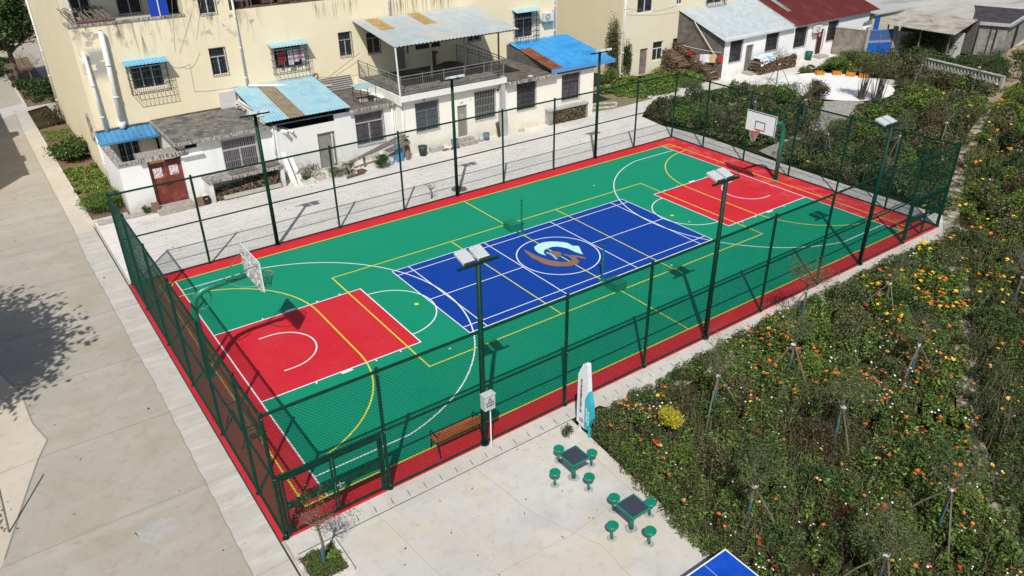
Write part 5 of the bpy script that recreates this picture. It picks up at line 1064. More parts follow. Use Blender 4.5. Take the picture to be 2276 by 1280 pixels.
def stool(label):
    r = thing('stool', label, 'stool', (0, 0, 0), 'green round stools at the chess tables')
    M().tube([(0, 0, .38), (0, 0, .40), (0, 0, .435), (0, 0, .45)], [.145, .152, .152, .14], 20).build('seat', m_tg, r, smooth=True); M().cyl(0, 0, -.04, .38, .033, n=10).build('leg', m_tg, r, smooth=True)
    M().cyl(0, 0, -.045, -.032, .13, .11, 12).build('footing', m_base, r); return r
chess('green chess table nearer the tall sign', -8.21, -10.84); chess('green chess table nearer the blue ping-pong table', -8.22, -13.13)
s0 = stool('stool'); first = True
for t, nm, cx, cy in ((0, 'chess table nearer the sign', -8.15, -10.76), (1, 'chess table nearer the ping-pong table', -8.18, -13.08)):
    for dx, dy, lb in ((0.02, .68, 'on its fence side'), (.66, 0, 'on its flower bed side'), (-.66, 0, 'on its open patio side'), (-.03, -.68, 'opposite the fence')):
        lab = 'green stool at the ' + nm + ', ' + lb
        if first: s0.location = (cx + dx, cy + dy, 0); s0['label'] = lab; first = False
        else: copy_tree(s0, (cx + dx, cy + dy, 0), None, lab)
pt_ = thing('ping_pong_table', 'blue outdoor ping-pong table with white edge lines, cut by the bottom of the picture', 'ping-pong table', (-8.2, -16.8, 0))
M().box(-8.97, -7.45, -18.14, -15.4, .72, .76).build('table_top', mat('pp_blue', (.003, .055, .42), (.01, .08, .5), sc=2, rough=.45, c3=(.08, .16, .5), sc3=2.5, lo3=.62, hi3=.7), pt_)
q = M(); strip(q, [(-8.95, -18.12), (-7.47, -18.12), (-7.47, -15.42), (-8.95, -15.42)], .035, .764, True); strip(q, [(-8.21, -18.1), (-8.21, -15.44)], .008, .765); q.build('edge_lines', m_wl, pt_)
M().box(-8.21 - .9, -7.3, -16.785, -16.755, .76, .9).build('net', m_black, pt_)
for x, y in ((-8.8, -15.8), (-7.62, -15.8), (-8.8, -17.7), (-7.62, -17.7)): M().box(x - .04, x + .04, y - .04, y + .04, -.04, .72).build('leg', m_bar, pt_)
# benches
m_slat = mat('bench_wood', (.56, .15, .045), (.40, .10, .03), sc=4, st=(1, 6, 6), rough=.45, spec=.4); m_iron = mat('bench_iron', (.012, .02, .018), rough=.45)
def bench(label, loc, rz):
    r = thing('park_bench', label, 'bench', (0, 0, 0), 'slatted wooden benches inside the fence'); Lb = .74
    s = M(); [s.box(-Lb, Lb, -.02 + i * .1, .06 + i * .1, .42, .45) for i in range(4)]; s.build('seat', m_slat, r)
    b = M(); [b.obox((0, -.1 - i * .022, .54 + i * .095), (2 * Lb, .025, .075), rx=.2) for i in range(4)]; b.build('backrest', m_slat, r)
    for x in (-Lb + .02, Lb - .02):
        f = M(); f.tube([(x, .34, 0), (x, .32, .2), (x, .3, .42), (x, .0, .41), (x, -.07, .5), (x, -.18, .88)], .022, 6); f.tube([(x, -.2, 0), (x, -.12, .2), (x, -.02, .41)], .022, 6)
        f.tube([(x, .3, .42), (x, .34, .6), (x, .28, .68), (x, -.12, .66)], .02, 6); f.build('end_frame', m_iron, r)
    f = M()
    for x in (-.25, .25): f.tube([(x, .3, .405), (x, -.04, .405), (x, -.17, .86)], .012, 5)
    f.build('stretcher', m_iron, r); r.location = loc; r.rotation_euler = (0, 0, rz)
bench('orange brown slatted bench beside the nearest floodlight pole, its back to the patio', (-10.05, -7.82, 0), 0)
bench('slatted bench seen through the road side fence, its back to the road', (-15.02, -3.55, 0), -math.pi / 2)
# sign
sg = thing('information_sign', 'tall slim white and turquoise sign standing where the walkway meets the flower bed', 'sign', (-6.8, -9.6, 0))
m_sw = mat('sign_white', (.80, .82, .83), (.72, .75, .76), sc=4, rough=.35); m_st = mat('sign_teal', (.03, .42, .50), (.04, .47, .55), sc=4, rough=.35)
def yz(poly, x0, x1):
    mb = M(); n = len(poly); vs = [(x0, p[0], p[1]) for p in poly] + [(x1, p[0], p[1]) for p in poly]
    return mb.add(vs, [tuple(range(n)), tuple(range(2 * n - 1, n - 1, -1))] + [(n + i, n + (i + 1) % n, (i + 1) % n, i) for i in range(n)])
yz([(-9.3, .3), (-9.3, 1.99), (-9.5, 2.44), (-9.62, 2.5), (-9.67, 2.47), (-9.77, 1.6), (-9.63, 1.26), (-9.64, .2)], -6.82, -6.68).build('white_panel', m_sw, sg)
yz([(-9.643, .2), (-9.633, 1.26), (-9.773, 1.6), (-9.9, 1.18), (-9.94, .73), (-9.76, .22)], -6.823, -6.68).build('teal_panel', m_st, sg)
M().box(-6.78, -6.72, -9.42, -9.36, -.05, .35).build('leg', m_sw, sg); M().box(-6.78, -6.72, -9.85, -9.78, -.1, .3).build('leg', m_st, sg)
for i, ch in enumerate('湖北省全民健身补短板工程'): text(ch, .105, (-6.824, -9.46, 1.84 - i * .1), LEFT, m_ink, sg, name='lettering')
for j, wd in enumerate(('国家体育总局', '湖北省体育局')):
    for i, ch in enumerate(wd): text(ch, .075, (-6.826, -9.72 - j * .085, .95 - j * .06 - i * .085), LEFT, m_sw, sg, name='lettering')
qq = M()
for i in range(6): qq.box(-6.8235, -6.8225, -9.6 + i * .03, -9.585 + i * .03, .38, .52)
qq.build('small_print', m_ink, sg)
# planter with young tree
pn = thing('tree_planter', 'square white kerbed planter of rough grass at the corner gate', 'planter', (-15.0, -9.6, 0))
k_ = M(); k_.box(-15.55, -14.47, -9.1, -9.0, -.05, .06); k_.box(-15.55, -14.47, -10.16, -10.06, -.05, .06); k_.box(-15.55, -15.45, -10.06, -9.1, -.05, .06); k_.box(-14.57, -14.47, -10.06, -9.1, -.05, .06); k_.build('kerb', m_white_curb, pn)
M().box(-15.45, -14.57, -10.06, -9.1, -.05, .01).build('soil', m_soil2, pn)
# vegetable bed kerbs
vb = M(); vb.box(-15.66, -15.54, 16.1, 34.5, -.06, .07); vb.box(-15.54, -13.98, 16.1, 16.22, -.06, .07)
meta(vb.build('garden_kerb', m_white_curb), 'long pale kerb of the vegetable bed beside the yellow side wall', 'kerb')
ground('vegetable_soil', [(-15.54, 16.22), (-13.82, 16.22), (-13.82, 35.2), (-15.54, 34.4)], -.03, m_soil2)
vb = M(); vb.box(-15.5, -15.36, 41.2, 47.5, -.06, .07); vb.box(-15.6, -15.46, 49.5, 60, -.06, .07)
meta(vb.build('garden_kerb', m_white_curb), 'kerb of the tree bed at the upper left corner', 'kerb')
ground('tree_bed_soil', [(-15.4, 41.2), (-13.2, 41.4), (-13.2, 60), (-15.4, 60)], -.03, m_soil2)
# crates on the plaza
m_cr = mat('crate_orange', (.72, .27, .03), (.6, .2, .02), sc=6, rough=.5)
def crate(label, x, y, rz):
    r = thing('crate', label, 'crate', (0, 0, 0), 'orange crates round the white plaza'); b = M()
    b.box(-.3, .3, -.2, .2, 0, .02)
    for z0 in (.03, .12, .21):
        b.box(-.3, .3, -.2, -.185, z0, z0 + .06); b.box(-.3, .3, .185, .2, z0, z0 + .06); b.box(-.3, -.285, -.2, .2, z0, z0 + .06); b.box(.285, .3, -.2, .2, z0, z0 + .06)
    for x_ in (-.295, .295, 0):
        for y_ in (-.192, .192): b.box(x_ - .02, x_ + .02, y_ - .012, y_ + .012, 0, .3)
    b.build('crate_body', m_cr, r); M().box(-.27, .27, -.17, .17, .02, .2).build('contents', m_soil2, r)
    r.location = (x, y, -.02); r.rotation_euler = (0, 0, rz)
for lb, x, y, a in (('orange crate leftmost of the four at the edge of the white plaza', 36.5, 12.35, -.6), ('orange crate second from the left beside the white plaza', 37.5, 11.5, -.75), ('orange crate third from the left beside the white plaza', 37.95, 10.6, -.9), ('orange crate rightmost of the four, next to the brown stems', 38.3, 9.7, -1.1)): crate(lb, x, y, a)
M().tube([(33.14 + .36 * math.cos(t), 9.49 + .36 * math.sin(t), -.012) for t in [i * .2618 for i in range(25)]], .012, 4, caps=False).build('plaza_ring', mat('ring_red', (.5, .04, .03)), kind='structure')
M().sheet([(33.14 + .34 * math.cos(t), 9.49 + .34 * math.sin(t)) for t in [i * .2618 for i in range(24)]], -.015).build('plaza_disc', mat('disc_pink', (.7, .55, .5), (.6, .3, .28), sc=6), kind='structure')
meta(M().tube([(-21.1, -3.77, -.05), (-20.9, -2.95, 1.6)], .025, 6).build('signpost', m_wood), 'thin dark leaning post at the left picture edge', 'post')

# ============================================================ VEGETATION
LM = [leafmat('leaf_bright', (.17, .26, .048), .45), leafmat('leaf_mid', (.10, .165, .038)), leafmat('leaf_dark', (.034, .062, .024)), leafmat('leaf_olive', (.135, .15, .06), .45),
      leafmat('leaf_brown', (.125, .09, .05), .45), leafmat('leaf_reddish', (.10, .028, .02)), leafmat('leaf_yellowgreen', (.17, .19, .025)), leafmat('leaf_straw', (.30, .25, .15))]
BR, MI_, DK, OL, BN, RD, YG, STR = range(8)
FM = [mat('petal_orange', (.72, .16, .02), rough=.6), mat('petal_red', (.62, .025, .02), rough=.6), mat('petal_yellow', (.82, .52, .02), rough=.6), mat('petal_white', (.8, .8, .77), rough=.6), mat('petal_pink', (.68, .22, .36), rough=.6)]
Rn = np.array(RC); Cn = np.array(CL)
def visible(P, margin=.12):
    c = (P - Cn) @ Rn.T; z = np.maximum(c[:, 2], .01); u = c[:, 0] / z * FPX / 2276; v = c[:, 1] / z * FPX / 1280
    return (c[:, 2] > 0) & (abs(u) < .5 + margin) & (abs(v) < .5 + margin)
def quads(c, d, s):
    """centres, half length vectors, half width vectors -> leaf quads"""
    n = len(c); V = np.empty((n, 4, 3)); V[:, 0] = c - d; V[:, 1] = c + s - d * .1; V[:, 2] = c + d; V[:, 3] = c - s - d * .1
    return V.reshape(-1, 3), np.arange(4 * n).reshape(n, 4)
def leafcloud(c, ln, wd, up=.6, g=rng):
    n = len(c); a = g.uniform(0, 2 * np.pi, n); el = g.normal(.15, .5, n)
    d = np.stack([np.cos(a) * np.cos(el), np.sin(a) * np.cos(el), np.sin(el)], 1)
    r = g.normal(size=(n, 3)) * (1 - up); r[:, 2] += up; s = np.cross(d, r); s /= np.linalg.norm(s, axis=1, keepdims=True) + 1e-9
    return quads(c, d * (ln / 2)[:, None], s * (wd / 2)[:, None])
class Wave:
    def __init__(s, sc, seed):
        g = np.random.default_rng(seed); s.k = g.normal(size=(9, 2)) * 2 * np.pi / sc / 1.6; s.p = g.uniform(0, 6.28, 9)
    def __call__(s, x, y): return sum(np.sin(k[0] * x + k[1] * y + p) for k, p in zip(s.k, s.p)) / 3.0
def inpoly(poly, x, y):
    c = np.zeros(len(x), bool); n = len(poly); j = n - 1
    for i in range(n):
        xi, yi = poly[i]; xj, yj = poly[j]
        t = ((yi > y) != (yj > y)) & (x < (xj - xi) * (y - yi) / (yj - yi + 1e-12) + xi); c ^= t; j = i
    return c
def dline(pts, x, y):
    best = np.full(len(x), 1e9)
    for (ax_, ay), (bx, by) in zip(pts, pts[1:]):
        dx, dy = bx - ax_, by - ay; t = np.clip(((x - ax_) * dx + (y - ay) * dy) / (dx * dx + dy * dy), 0, 1)
        best = np.minimum(best, np.hypot(x - ax_ - t * dx, y - ay - t * dy))
    return best
W1, W2, W3, W4 = Wave(4.5, 1), Wave(2.2, 2), Wave(1.3, 3), Wave(7, 4)
G1 = [(-9.6, -40), (-8.7, -24), (-7.5, -17), (-7.3, -14.5), (-7.05, -13.2), (-6.75, -11.4), (-6.6, -10.4), (-6.3, -9.6), (-5.1, -9.45), (-3, -9.3), (0, -9.15), (4, -9.05), (8, -9.1), (12, -9.2), (14.3, -9.6), (16.2, -10.1), (17.6, -8.3), (17.6, -4), (17.6, 2.2), (20, 3.3), (23.2, 3.0), (26.6, 3.5), (30.6, 4.9), (33.2, 5.2), (36.5, 5.4), (38.9, 7.4), (39.2, 10.5), (37.8, 12.9), (35.5, 14.1), (43.2, 13.6), (46.2, 11.8), (50.5, 8.4), (53.2, 7.0), (55.4, 6.3), (62, 5), (90, 0), (90, -80), (20, -80)]
G2 = [(17.9, 13.2), (17.8, 9.8), (17.9, 6.9), (18.1, 4.6), (20, 3.6), (22.8, 3.6), (24.5, 4.8), (26.8, 5.9), (29.8, 7.6), (30.1, 10.5), (30.2, 12.3), (27, 13.6), (20.5, 14.0)]
GW = [(19.3, 17.8), (20.8, 15.9), (24, 15.8), (27.3, 15.9), (28.6, 17.2), (28.6, 20.4), (23.2, 20.6), (19.2, 19.5)]
VV, FF, MM = [], [], []; FV, FFc, FMi = [], [], []
def emit(V, F, mi, tgt=None):
    a, b, c = tgt or (VV, FF, MM); o = sum(len(v) for v in a); a.append(V); b.append(F + o); c.append(np.asarray(mi))
def plants(xs, ys, h, rad, nl, ll, ratio, mats_p, up=.55, g=rng, tgt=None, spread=1.0, low=.12):
    """xs.. arrays per plant; mats_p (n,k) probabilities over leaf materials"""
    n = len(xs); idx = np.repeat(np.arange(n), nl); m = len(idx); a = g.uniform(0, 2 * np.pi, m); q = np.sqrt(g.uniform(0, 1, m)) * spread
    top = h[idx] * (1 - .45 * q ** 2); z = top * (low + (1 - low) * g.uniform(0, 1, m) ** .55)
    lean = g.normal(0, .06, (n, 2))
    c = np.stack([xs[idx] + np.cos(a) * q * rad[idx] + lean[idx, 0] * z, ys[idx] + np.sin(a) * q * rad[idx] + lean[idx, 1] * z, z - .05], 1)
    L_ = ll[idx] * g.uniform(.6, 1.4, m); V, F = leafcloud(c, L_, L_ * ratio[idx], up, g)
    cum = np.cumsum(mats_p, 1)[idx]; mi = (g.uniform(0, 1, m)[:, None] > cum).sum(1).clip(0, mats_p.shape[1] - 1)
    emit(V, F, mi, tgt)
def star(c, r, mi, g=rng):
    n = len(c); a = g.uniform(0, 6.28, n)
    for k in range(2):
        t = a + k * np.pi / 4; tl = g.normal(0, .25, (n, 2)); d = np.stack([np.cos(t), np.sin(t), tl[:, 0]], 1) * r[:, None]; s = np.stack([-np.sin(t), np.cos(t), tl[:, 1]], 1) * r[:, None]
        V = np.empty((n, 4, 3)); cc = c + [0, 0, .004 * k]; V[:, 0] = cc - d; V[:, 1] = cc + s; V[:, 2] = cc + d; V[:, 3] = cc - s
        emit(V.reshape(-1, 3), np.arange(4 * n).reshape(n, 4), mi, (FV, FFc, FMi))
# random plant sites, thinner with distance
N = 260000; X_ = rng.uniform(-10, 64, N); Y_ = rng.uniform(-34, 21, N)
dist = np.sqrt((X_ - CL[0]) ** 2 + (Y_ - CL[1]) ** 2 + CL[2] ** 2)
area = 74 * 55; base_d = N / area
den = np.clip(21.0 * (22. / dist) ** 1.5, 3.2, 24.)
keep = rng.uniform(0, 1, N) < den / base_d
ok = keep & (inpoly(G1, X_, Y_) | inpoly(G2, X_, Y_) | inpoly(GW, X_, Y_)) & visible(np.stack([X_, Y_, np.full(N, .4)], 1), .1)
pd = dline(pth, X_, Y_)
ok &= pd > np.where(X_ > 16, .30, .02) + .22 * W3(X_, Y_)
X_, Y_, dist = X_[ok], Y_[ok], dist[ok]; n = len(X_)
fx = np.interp(X_, [p[0] for p in pth[::-1]], [p[1] for p in pth[::-1]]); right = Y_ < fx                    # beyond the path
back = (X_ > 17.3) & ~right; gw = inpoly(GW, X_, Y_); lat = (X_ > 44.3) & (Y_ > 2.2) & ~right
w1, w2, w3, w4 = W1(X_, Y_), W2(X_, Y_), W3(X_, Y_), W4(X_, Y_)
h = .58 + .16 * w2 + .14 * w3 + rng.uniform(-.16, .26, n)
P_ = np.zeros((n, 8))
def setp(mask, **k):
    v = np.zeros(8)
    for a, b in k.items(): v[globals()[a]] = b
    P_[mask] = v / v.sum()
kind = np.zeros(n, int)
setp(np.ones(n, bool), MI_=.4, DK=.3, OL=.2, BR=.1)
t = .6 * w1 + .45 * w3 + rng.normal(0, .5, n)
zin = t > .02; setp(zin, BR=.36, MI_=.38, DK=.16, YG=.07, OL=.03)
mid = (t <= .02) & (t > -.45); setp(mid, MI_=.28, DK=.22, OL=.32, BN=.08, BR=.07, STR=.03)
dry = t <= -.45; setp(dry, OL=.38, BN=.24, DK=.22, RD=.05, STR=.07, MI_=.04)
s_ = (w4 > .55) & dry; setp(s_, RD=.22, BN=.35, DK=.3, OL=.13)
rr_ = right & (X_ < 11); setp(rr_ & (w2 > -.3), DK=.36, MI_=.36, YG=.14, OL=.14); setp(rr_ & (w2 <= -.3), DK=.6, OL=.2, BN=.1, MI_=.1); h[rr_] += .35
ru = right & (X_ >= 11); setp(ru & (w1 > -.3), YG=.26, MI_=.38, BR=.26, DK=.10); setp(ru & (w1 <= -.1), OL=.3, MI_=.35, DK=.2, BN=.1, YG=.05)
setp(back & (w1 > .3), MI_=.36, DK=.24, OL=.24, BR=.10, YG=.06); setp(back & (w1 <= .3), OL=.36, DK=.3, BN=.16, MI_=.14, STR=.04); setp(back & (w1 <= -.7), BN=.3, OL=.28, DK=.3, RD=.12)
setp(lat, DK=.72, MI_=.24, BR=.04); setp(gw, BR=.62, MI_=.28, YG=.1); h[gw] *= .75; h[lat] += .1
# lower at the edges of the beds
edge_d = np.minimum(dline(G1[1:17], X_, Y_), np.where(X_ > 16, dline(G2 + G2[:1], X_, Y_), 99)); h *= np.clip(.6 + edge_d * .6, .65, 1); h = np.where(back, h * rng.uniform(.45, 1.25, n), h)
h *= np.clip((np.hypot(X_ - 34.4, Y_ - 9.55) - 4.0) / 4.0 + .3, .3, 1) * np.where(lat, 1, np.clip(dline([(44.75, 8.4), (43.4, 1.95)], X_, Y_) / 3.5 + .3, .3, 1)); h = np.clip(h, .12, 1.3); big = np.clip(dist / 26, .8, 2.4)
nl = np.clip(62 + 26 * w3, 30, 95).astype(int); fine = dry | mid
nl = np.where(fine, (nl * 1.75).astype(int), nl)
ll = np.where(zin & ~right, .12, .085) * big ** .85; ll = np.where(lat, .13, ll); ratio = np.where(zin, .42, .34); ratio = np.where(dry, .27, ratio)
plants(X_, Y_, h, np.clip(.2 + .05 * w2, .12, .4) * big ** .7, nl, ll, ratio, P_)
# bigger single bushes inside the mass, each with its own tone
big_sites = []; g_ = np.random.default_rng(77)
while len(big_sites) < 150:
    x, y = g_.uniform(-6, 45), g_.uniform(-26, 13); a_ = np.array([x]); b_ = np.array([y])
    if not (inpoly(G1, a_, b_)[0] or inpoly(G2, a_, b_)[0]): continue
    if math.hypot(x - 34.4, y - 9.55) < 6.8 or dline([(44.75, 8.4), (43.4, 1.95)], a_, b_)[0] < 2 or dline(pth, a_, b_)[0] < .9 or dline(G1[1:26], a_, b_)[0] < .7 or not visible(np.array([[x, y, .5]]), .05)[0]: continue
    big_sites.append((x, y))
pal = [dict(DK=.7, MI_=.3), dict(OL=.5, BN=.3, STR=.1, DK=.1), dict(BR=.45, MI_=.45, YG=.1), dict(MI_=.6, DK=.4), dict(OL=.6, DK=.3, STR=.1), dict(BN=.5, RD=.2, DK=.3), dict(BR=.6, YG=.2, MI_=.2)]
for x, y in big_sites:
    p_ = pal[g_.choice(7, p=[.2, .22, .14, .16, .16, .06, .06])]; v = np.zeros((1, 8))
    for a, b in p_.items(): v[0, globals()[a]] = b
    dd_ = math.dist((x, y, 0), CL); r0 = g_.uniform(.35, .8); plants(np.array([x]), np.array([y]), np.array([g_.uniform(.7, 1.25) * (1.35 if x > 18 else 1)]), np.array([r0]), np.array([int(2200 * r0 * min(1, 28 / dd_))]), np.array([.085 * max(1, dd_ / 28)]), np.array([.38]), v / v.sum(), low=.25, g=g_)
# low fringe along the patio edge and the walkway
fr_ = []
for (xa, ya), (xb, yb) in zip(G1[2:14], G1[3:15]):
    m = int(math.hypot(xb - xa, yb - ya) * 13); t_ = g_.uniform(0, 1, m); fr_.append(np.stack([xa + (xb - xa) * t_ + g_.uniform(-.12, .35, m), ya + (yb - ya) * t_ - g_.uniform(-.1, .3, m)], 1))
fr_ = np.concatenate(fr_); m = len(fr_); pf = np.zeros((m, 8)); ch = g_.integers(0, 3, m)
pf[ch == 0, OL] = .6; pf[ch == 0, BN] = .3; pf[ch == 0, DK] = .1; pf[ch == 1, DK] = .6; pf[ch == 1, MI_] = .4; pf[ch == 2, BR] = .3; pf[ch == 2, MI_] = .4; pf[ch == 2, OL] = .3
plants(fr_[:, 0], fr_[:, 1], g_.uniform(.22, .6, m), g_.uniform(.16, .3, m), np.full(m, 120), np.full(m, .08), np.full(m, .36), pf, low=.02, g=g_)
# upright stems and seed heads
k = rng.integers(0, n, int(n * 4.0)); k = k[(P_[k, OL] + P_[k, BN]) > .15]; m = len(k); sx = X_[k] + rng.normal(0, .2, m); sy = Y_[k] + rng.normal(0, .2, m); sh_ = h[k] * rng.uniform(.9, 1.5, m)
d = np.stack([rng.normal(0, .16, m), rng.normal(0, .16, m), np.ones(m)], 1) * (sh_ / 2)[:, None]; s = np.stack([rng.normal(0, 1, m), rng.normal(0, 1, m), np.zeros(m)], 1); s *= (.006 * big[k] / np.linalg.norm(s, axis=1))[:, None]
V, F = quads(np.stack([sx, sy, sh_ / 2], 1), d, s); emit(V, F, rng.choice([OL, STR, BN, STR], m))
bulk('garden_plants', np.concatenate(VV), np.concatenate(FF), np.concatenate(MM), LM, kind='stuff')
meta(bpy.data.objects['garden_plants'], 'dense mixed bed of flowering plants and weeds covering the garden', 'garden plants')
print('leaves', sum(len(f) for f in FF))
# flowers
fl = rng.uniform(0, 1, n); pz = np.where(zin, .23, np.where(mid, .13, .05)) * np.where(w2 + .6 * w4 + .3 * w3 > .3, 2.3, .35); pz = np.where(back, pz * .12, pz); pz = np.where(rr_, .05, pz); pz = np.where(lat | gw, .0, pz); pz = np.where(ru, .09 + .10 * (w1 > .2), pz)
k = np.where(fl < pz)[0]; rep = rng.integers(1, 4, len(k)); k = np.repeat(k, rep); m = len(k)
c = np.stack([X_[k] + rng.normal(0, .16, m), Y_[k] + rng.normal(0, .16, m), h[k] * rng.uniform(.85, 1.12, m)], 1)
wf = W2(X_[k] + 40, Y_[k] + 9); u_ = rng.uniform(0, 1, m); pos = wf + u_ * 1.2 - .6
fm = np.select([pos > .55, pos > .05, pos > -.35, pos > -.62], [0, 0, 3, 1], 4); fm = np.where(u_ < .26, 3, fm); fm = np.where((u_ > .95), 2, fm)
far_y = ((Y_[k] < -9) & (X_[k] > 5)) | right[k]; fm = np.where(far_y & (u_ < .45), 2, fm); fm = np.where(back[k], np.where(u_ < .55, 2, 3), fm)
r_ = np.where(np.isin(fm, (3, 4)), .028, .052) * rng.uniform(.75, 1.3, m) * np.clip(dist[k] / 24, .85, 1.6)
star(c, r_, fm)
fo = bulk('bed_flowers', np.concatenate(FV), np.concatenate(FFc), np.concatenate(FMi), FM, kind='stuff')
meta(fo, 'countless small orange, white, yellow, red and pink flowers sprinkled over the garden bed', 'flowers')
# ---- single shrubs: ball of leaves on a few stems
m_bark = mat('bark', (.12, .09, .07), (.2, .16, .12), sc=12, rough=1); m_teal = mat('trunk_paint', (.03, .11, .14), (.05, .15, .18), sc=8, rough=.8); m_twig = mat('twig_grey', (.20, .17, .13), (.13, .11, .09), sc=9, rough=1)
m_wrap = mat('wrap_white', (.75, .75, .72), rough=.9)
def crown(name, parent, c, rad, n, ln, ratio, mp_, seed, shell=.5, up=.4, clumps=14, cl=.42):
    g = np.random.default_rng(seed); cc = g.normal(size=(clumps, 3)); cc /= np.linalg.norm(cc, axis=1, keepdims=True); cc *= g.uniform(shell, 1, (clumps, 1)) ; cc[:, 2] = cc[:, 2] * .95
    k = g.integers(0, clumps, n); p = cc[k] * .72 + g.normal(size=(n, 3)) * cl * .5; L2 = np.linalg.norm(p, axis=1); p *= (np.minimum(L2, 1.08) / L2)[:, None]
    p = p * np.array(rad) + np.array(c); p = p[p[:, 2] > .02]; n = len(p)
    L_ = ln * g.uniform(.6, 1.4, n); V, F = leafcloud(p, L_, L_ * ratio, up, g); o = org(parent)
    pr = np.zeros(8)
    for a, b in mp_.items(): pr[a] = b
    return bulk(name, V - np.array(o), F, g.choice(8, n, p=pr / pr.sum()), LM, parent)
def bush(label, cat, x, y, r, hgt, n, mp_, ln=.09, ratio=.5, seed=1, name='shrub', z0=0, stem=True):
    t = thing(name, label, cat, (x, y, 0)); crown('foliage', t, (x, y, z0 + hgt / 2), (r, r, hgt / 2), n, ln, ratio, mp_, seed)
    if stem:
        b = M(); rr = random.Random(seed)
        for i in range(4): a = rr.uniform(0, 6.3); b.tube([(x, y, -.05), (x + .4 * r * math.cos(a), y + .4 * r * math.sin(a), z0 + hgt * .6)], [.02, .008], 5)
        b.build('stems', m_bark, t)
    return t
bush('round clipped yellow ball bush on a short trunk in the flower bed', 'shrub', -5.12, -11.45, .36, .68, 5200, {YG: .75, BR: .2, STR: .05}, .06, .65, 5, 'ball_shrub', z0=.70)
for o in bpy.data.objects:
    if o.name.startswith('foliage') and o.parent and 'yellow ball' in o.parent['label']:
        o.data.materials[YG] = leafmat('leaf_yellow', (.50, .46, .035)); o.data.materials[BR] = leafmat('leaf_yellow2', (.36, .36, .035))
bush('dark green bushy shrub in the middle of the flower bed', 'shrub', -3.9, -14.9 + 1.2, .75, .95, 2600, {DK: .7, MI_: .3}, .08, .5, 6)
bush('maroon leaved shrub in the flower bed below the dark green one', 'shrub', -3.6, -15.9, .55, .8, 1800, {RD: .7, BN: .2, DK: .1}, .06, .4, 7)
bush('wide dark shrub in the flower bed near the far corner gate', 'shrub', 6.8, -11.6, 1.15, 1.1, 4200, {DK: .75, MI_: .25}, .09, .45, 8)
bush('leafy dark shrub overhanging the walkway at the far corner gate', 'shrub', 14.6, -10.0, .9, 1.0, 3200, {DK: .5, OL: .3, MI_: .2}, .09, .4, 9)
bush('round reddish brown shrub at the near edge of the white plaza', 'shrub', 30.6, 8.6, .95, 1.25, 3600, {RD: .28, BN: .42, DK: .3}, .10, .5, 10)
bush('green shrub with yellow tips left of the reddish shrub by the plaza', 'shrub', 28.5, 9.5, 1.3, 1.15, 4200, {MI_: .45, DK: .3, YG: .12, OL: .13}, .11, .5, 11)
bush('large dark green shrub in front of the blue gate', 'shrub', 46.3, 9.3, 1.7, 1.4, 6000, {DK: .62, MI_: .3, BR: .08}, .16, .5, 12)
bush('green shrub between the crates and the blue gate', 'shrub', 41.5, 12.2, 1.7, 1.2, 5200, {MI_: .45, DK: .35, YG: .1, OL: .1}, .14, .5, 13)
bush('bright green shrub behind the orange crates', 'shrub', 38.9, 12.6, 1.1, 1.0, 3600, {BR: .35, MI_: .5, DK: .15}, .12, .5, 14)
bush('green mound shrub right of the brown bundled stems', 'shrub', 36.2, 4.2, 1.2, 1.0, 3400, {MI_: .55, BR: .25, DK: .2}, .12, .5, 15)
bush('grey black bush in the far bed beyond the green mound shrub', 'shrub', 38.9, 4.0, .9, .95, 2200, {DK: .85, BN: .15}, .12, .4, 16)
bush('creeper mass hanging over the grey yard wall', 'creeper', 49.0, 10.3, 1.9, 2.9, 8000, {MI_: .35, OL: .35, DK: .2, BR: .1}, .16, .5, 17, 'creeper')
bush('dense creeper spilling over the top of the grey wall beside the shed', 'creeper', 48.3, 11.7, 1.7, 2.6, 8000, {MI_: .5, DK: .3, YG: .2}, .15, .5, 18, 'creeper')
bush('round green potted bush with white blossom in front of the planks', 'shrub', -.95, 14.55, .5, .85, 2600, {DK: .55, MI_: .45}, .07, .45, 19)
meta(M().obox((-.95, 14.4, .86), (.2, .16, .1), .4).build('blossom', m_wrap), 'white blossom on top of the round potted bush', 'blossom')
bush('small round spiky bush beside the left door stone', 'shrub', -13.15, 15.75, .27, .42, 900, {MI_: .6, DK: .4}, .09, .2, 20)
bush('low leafy plants with red flowers below the grey door', 'plant', -3.6, 14.9, .6, .5, 1200, {OL: .4, RD: .15, MI_: .3, STR: .15}, .08, .4, 21, 'potted_plants')
bush('dark leafy plant in the black pot behind the brooms', 'plant', -2.9, 14.7, .45, .75, 1100, {DK: .5, OL: .25, MI_: .25}, .08, .4, 22, 'potted_plants')
bush('green spiky palm leaves in the white trough', 'plant', -5.3, 14.75, .3, .55, 500, {MI_: .7, DK: .3}, .22, .1, 23, 'potted_plants')
bush('small dark weed at the foot of the tall sign', 'weed', -7.25, -9.35, .25, .4, 350, {DK: .6, BN: .4}, .06, .4, 24, 'weed')
bush('green leafy weed in the square planter beside the trunk', 'weed', -14.75, -9.55, .16, .25, 300, {BR: .7, MI_: .3}, .09, .6, 25, 'weed', stem=False)
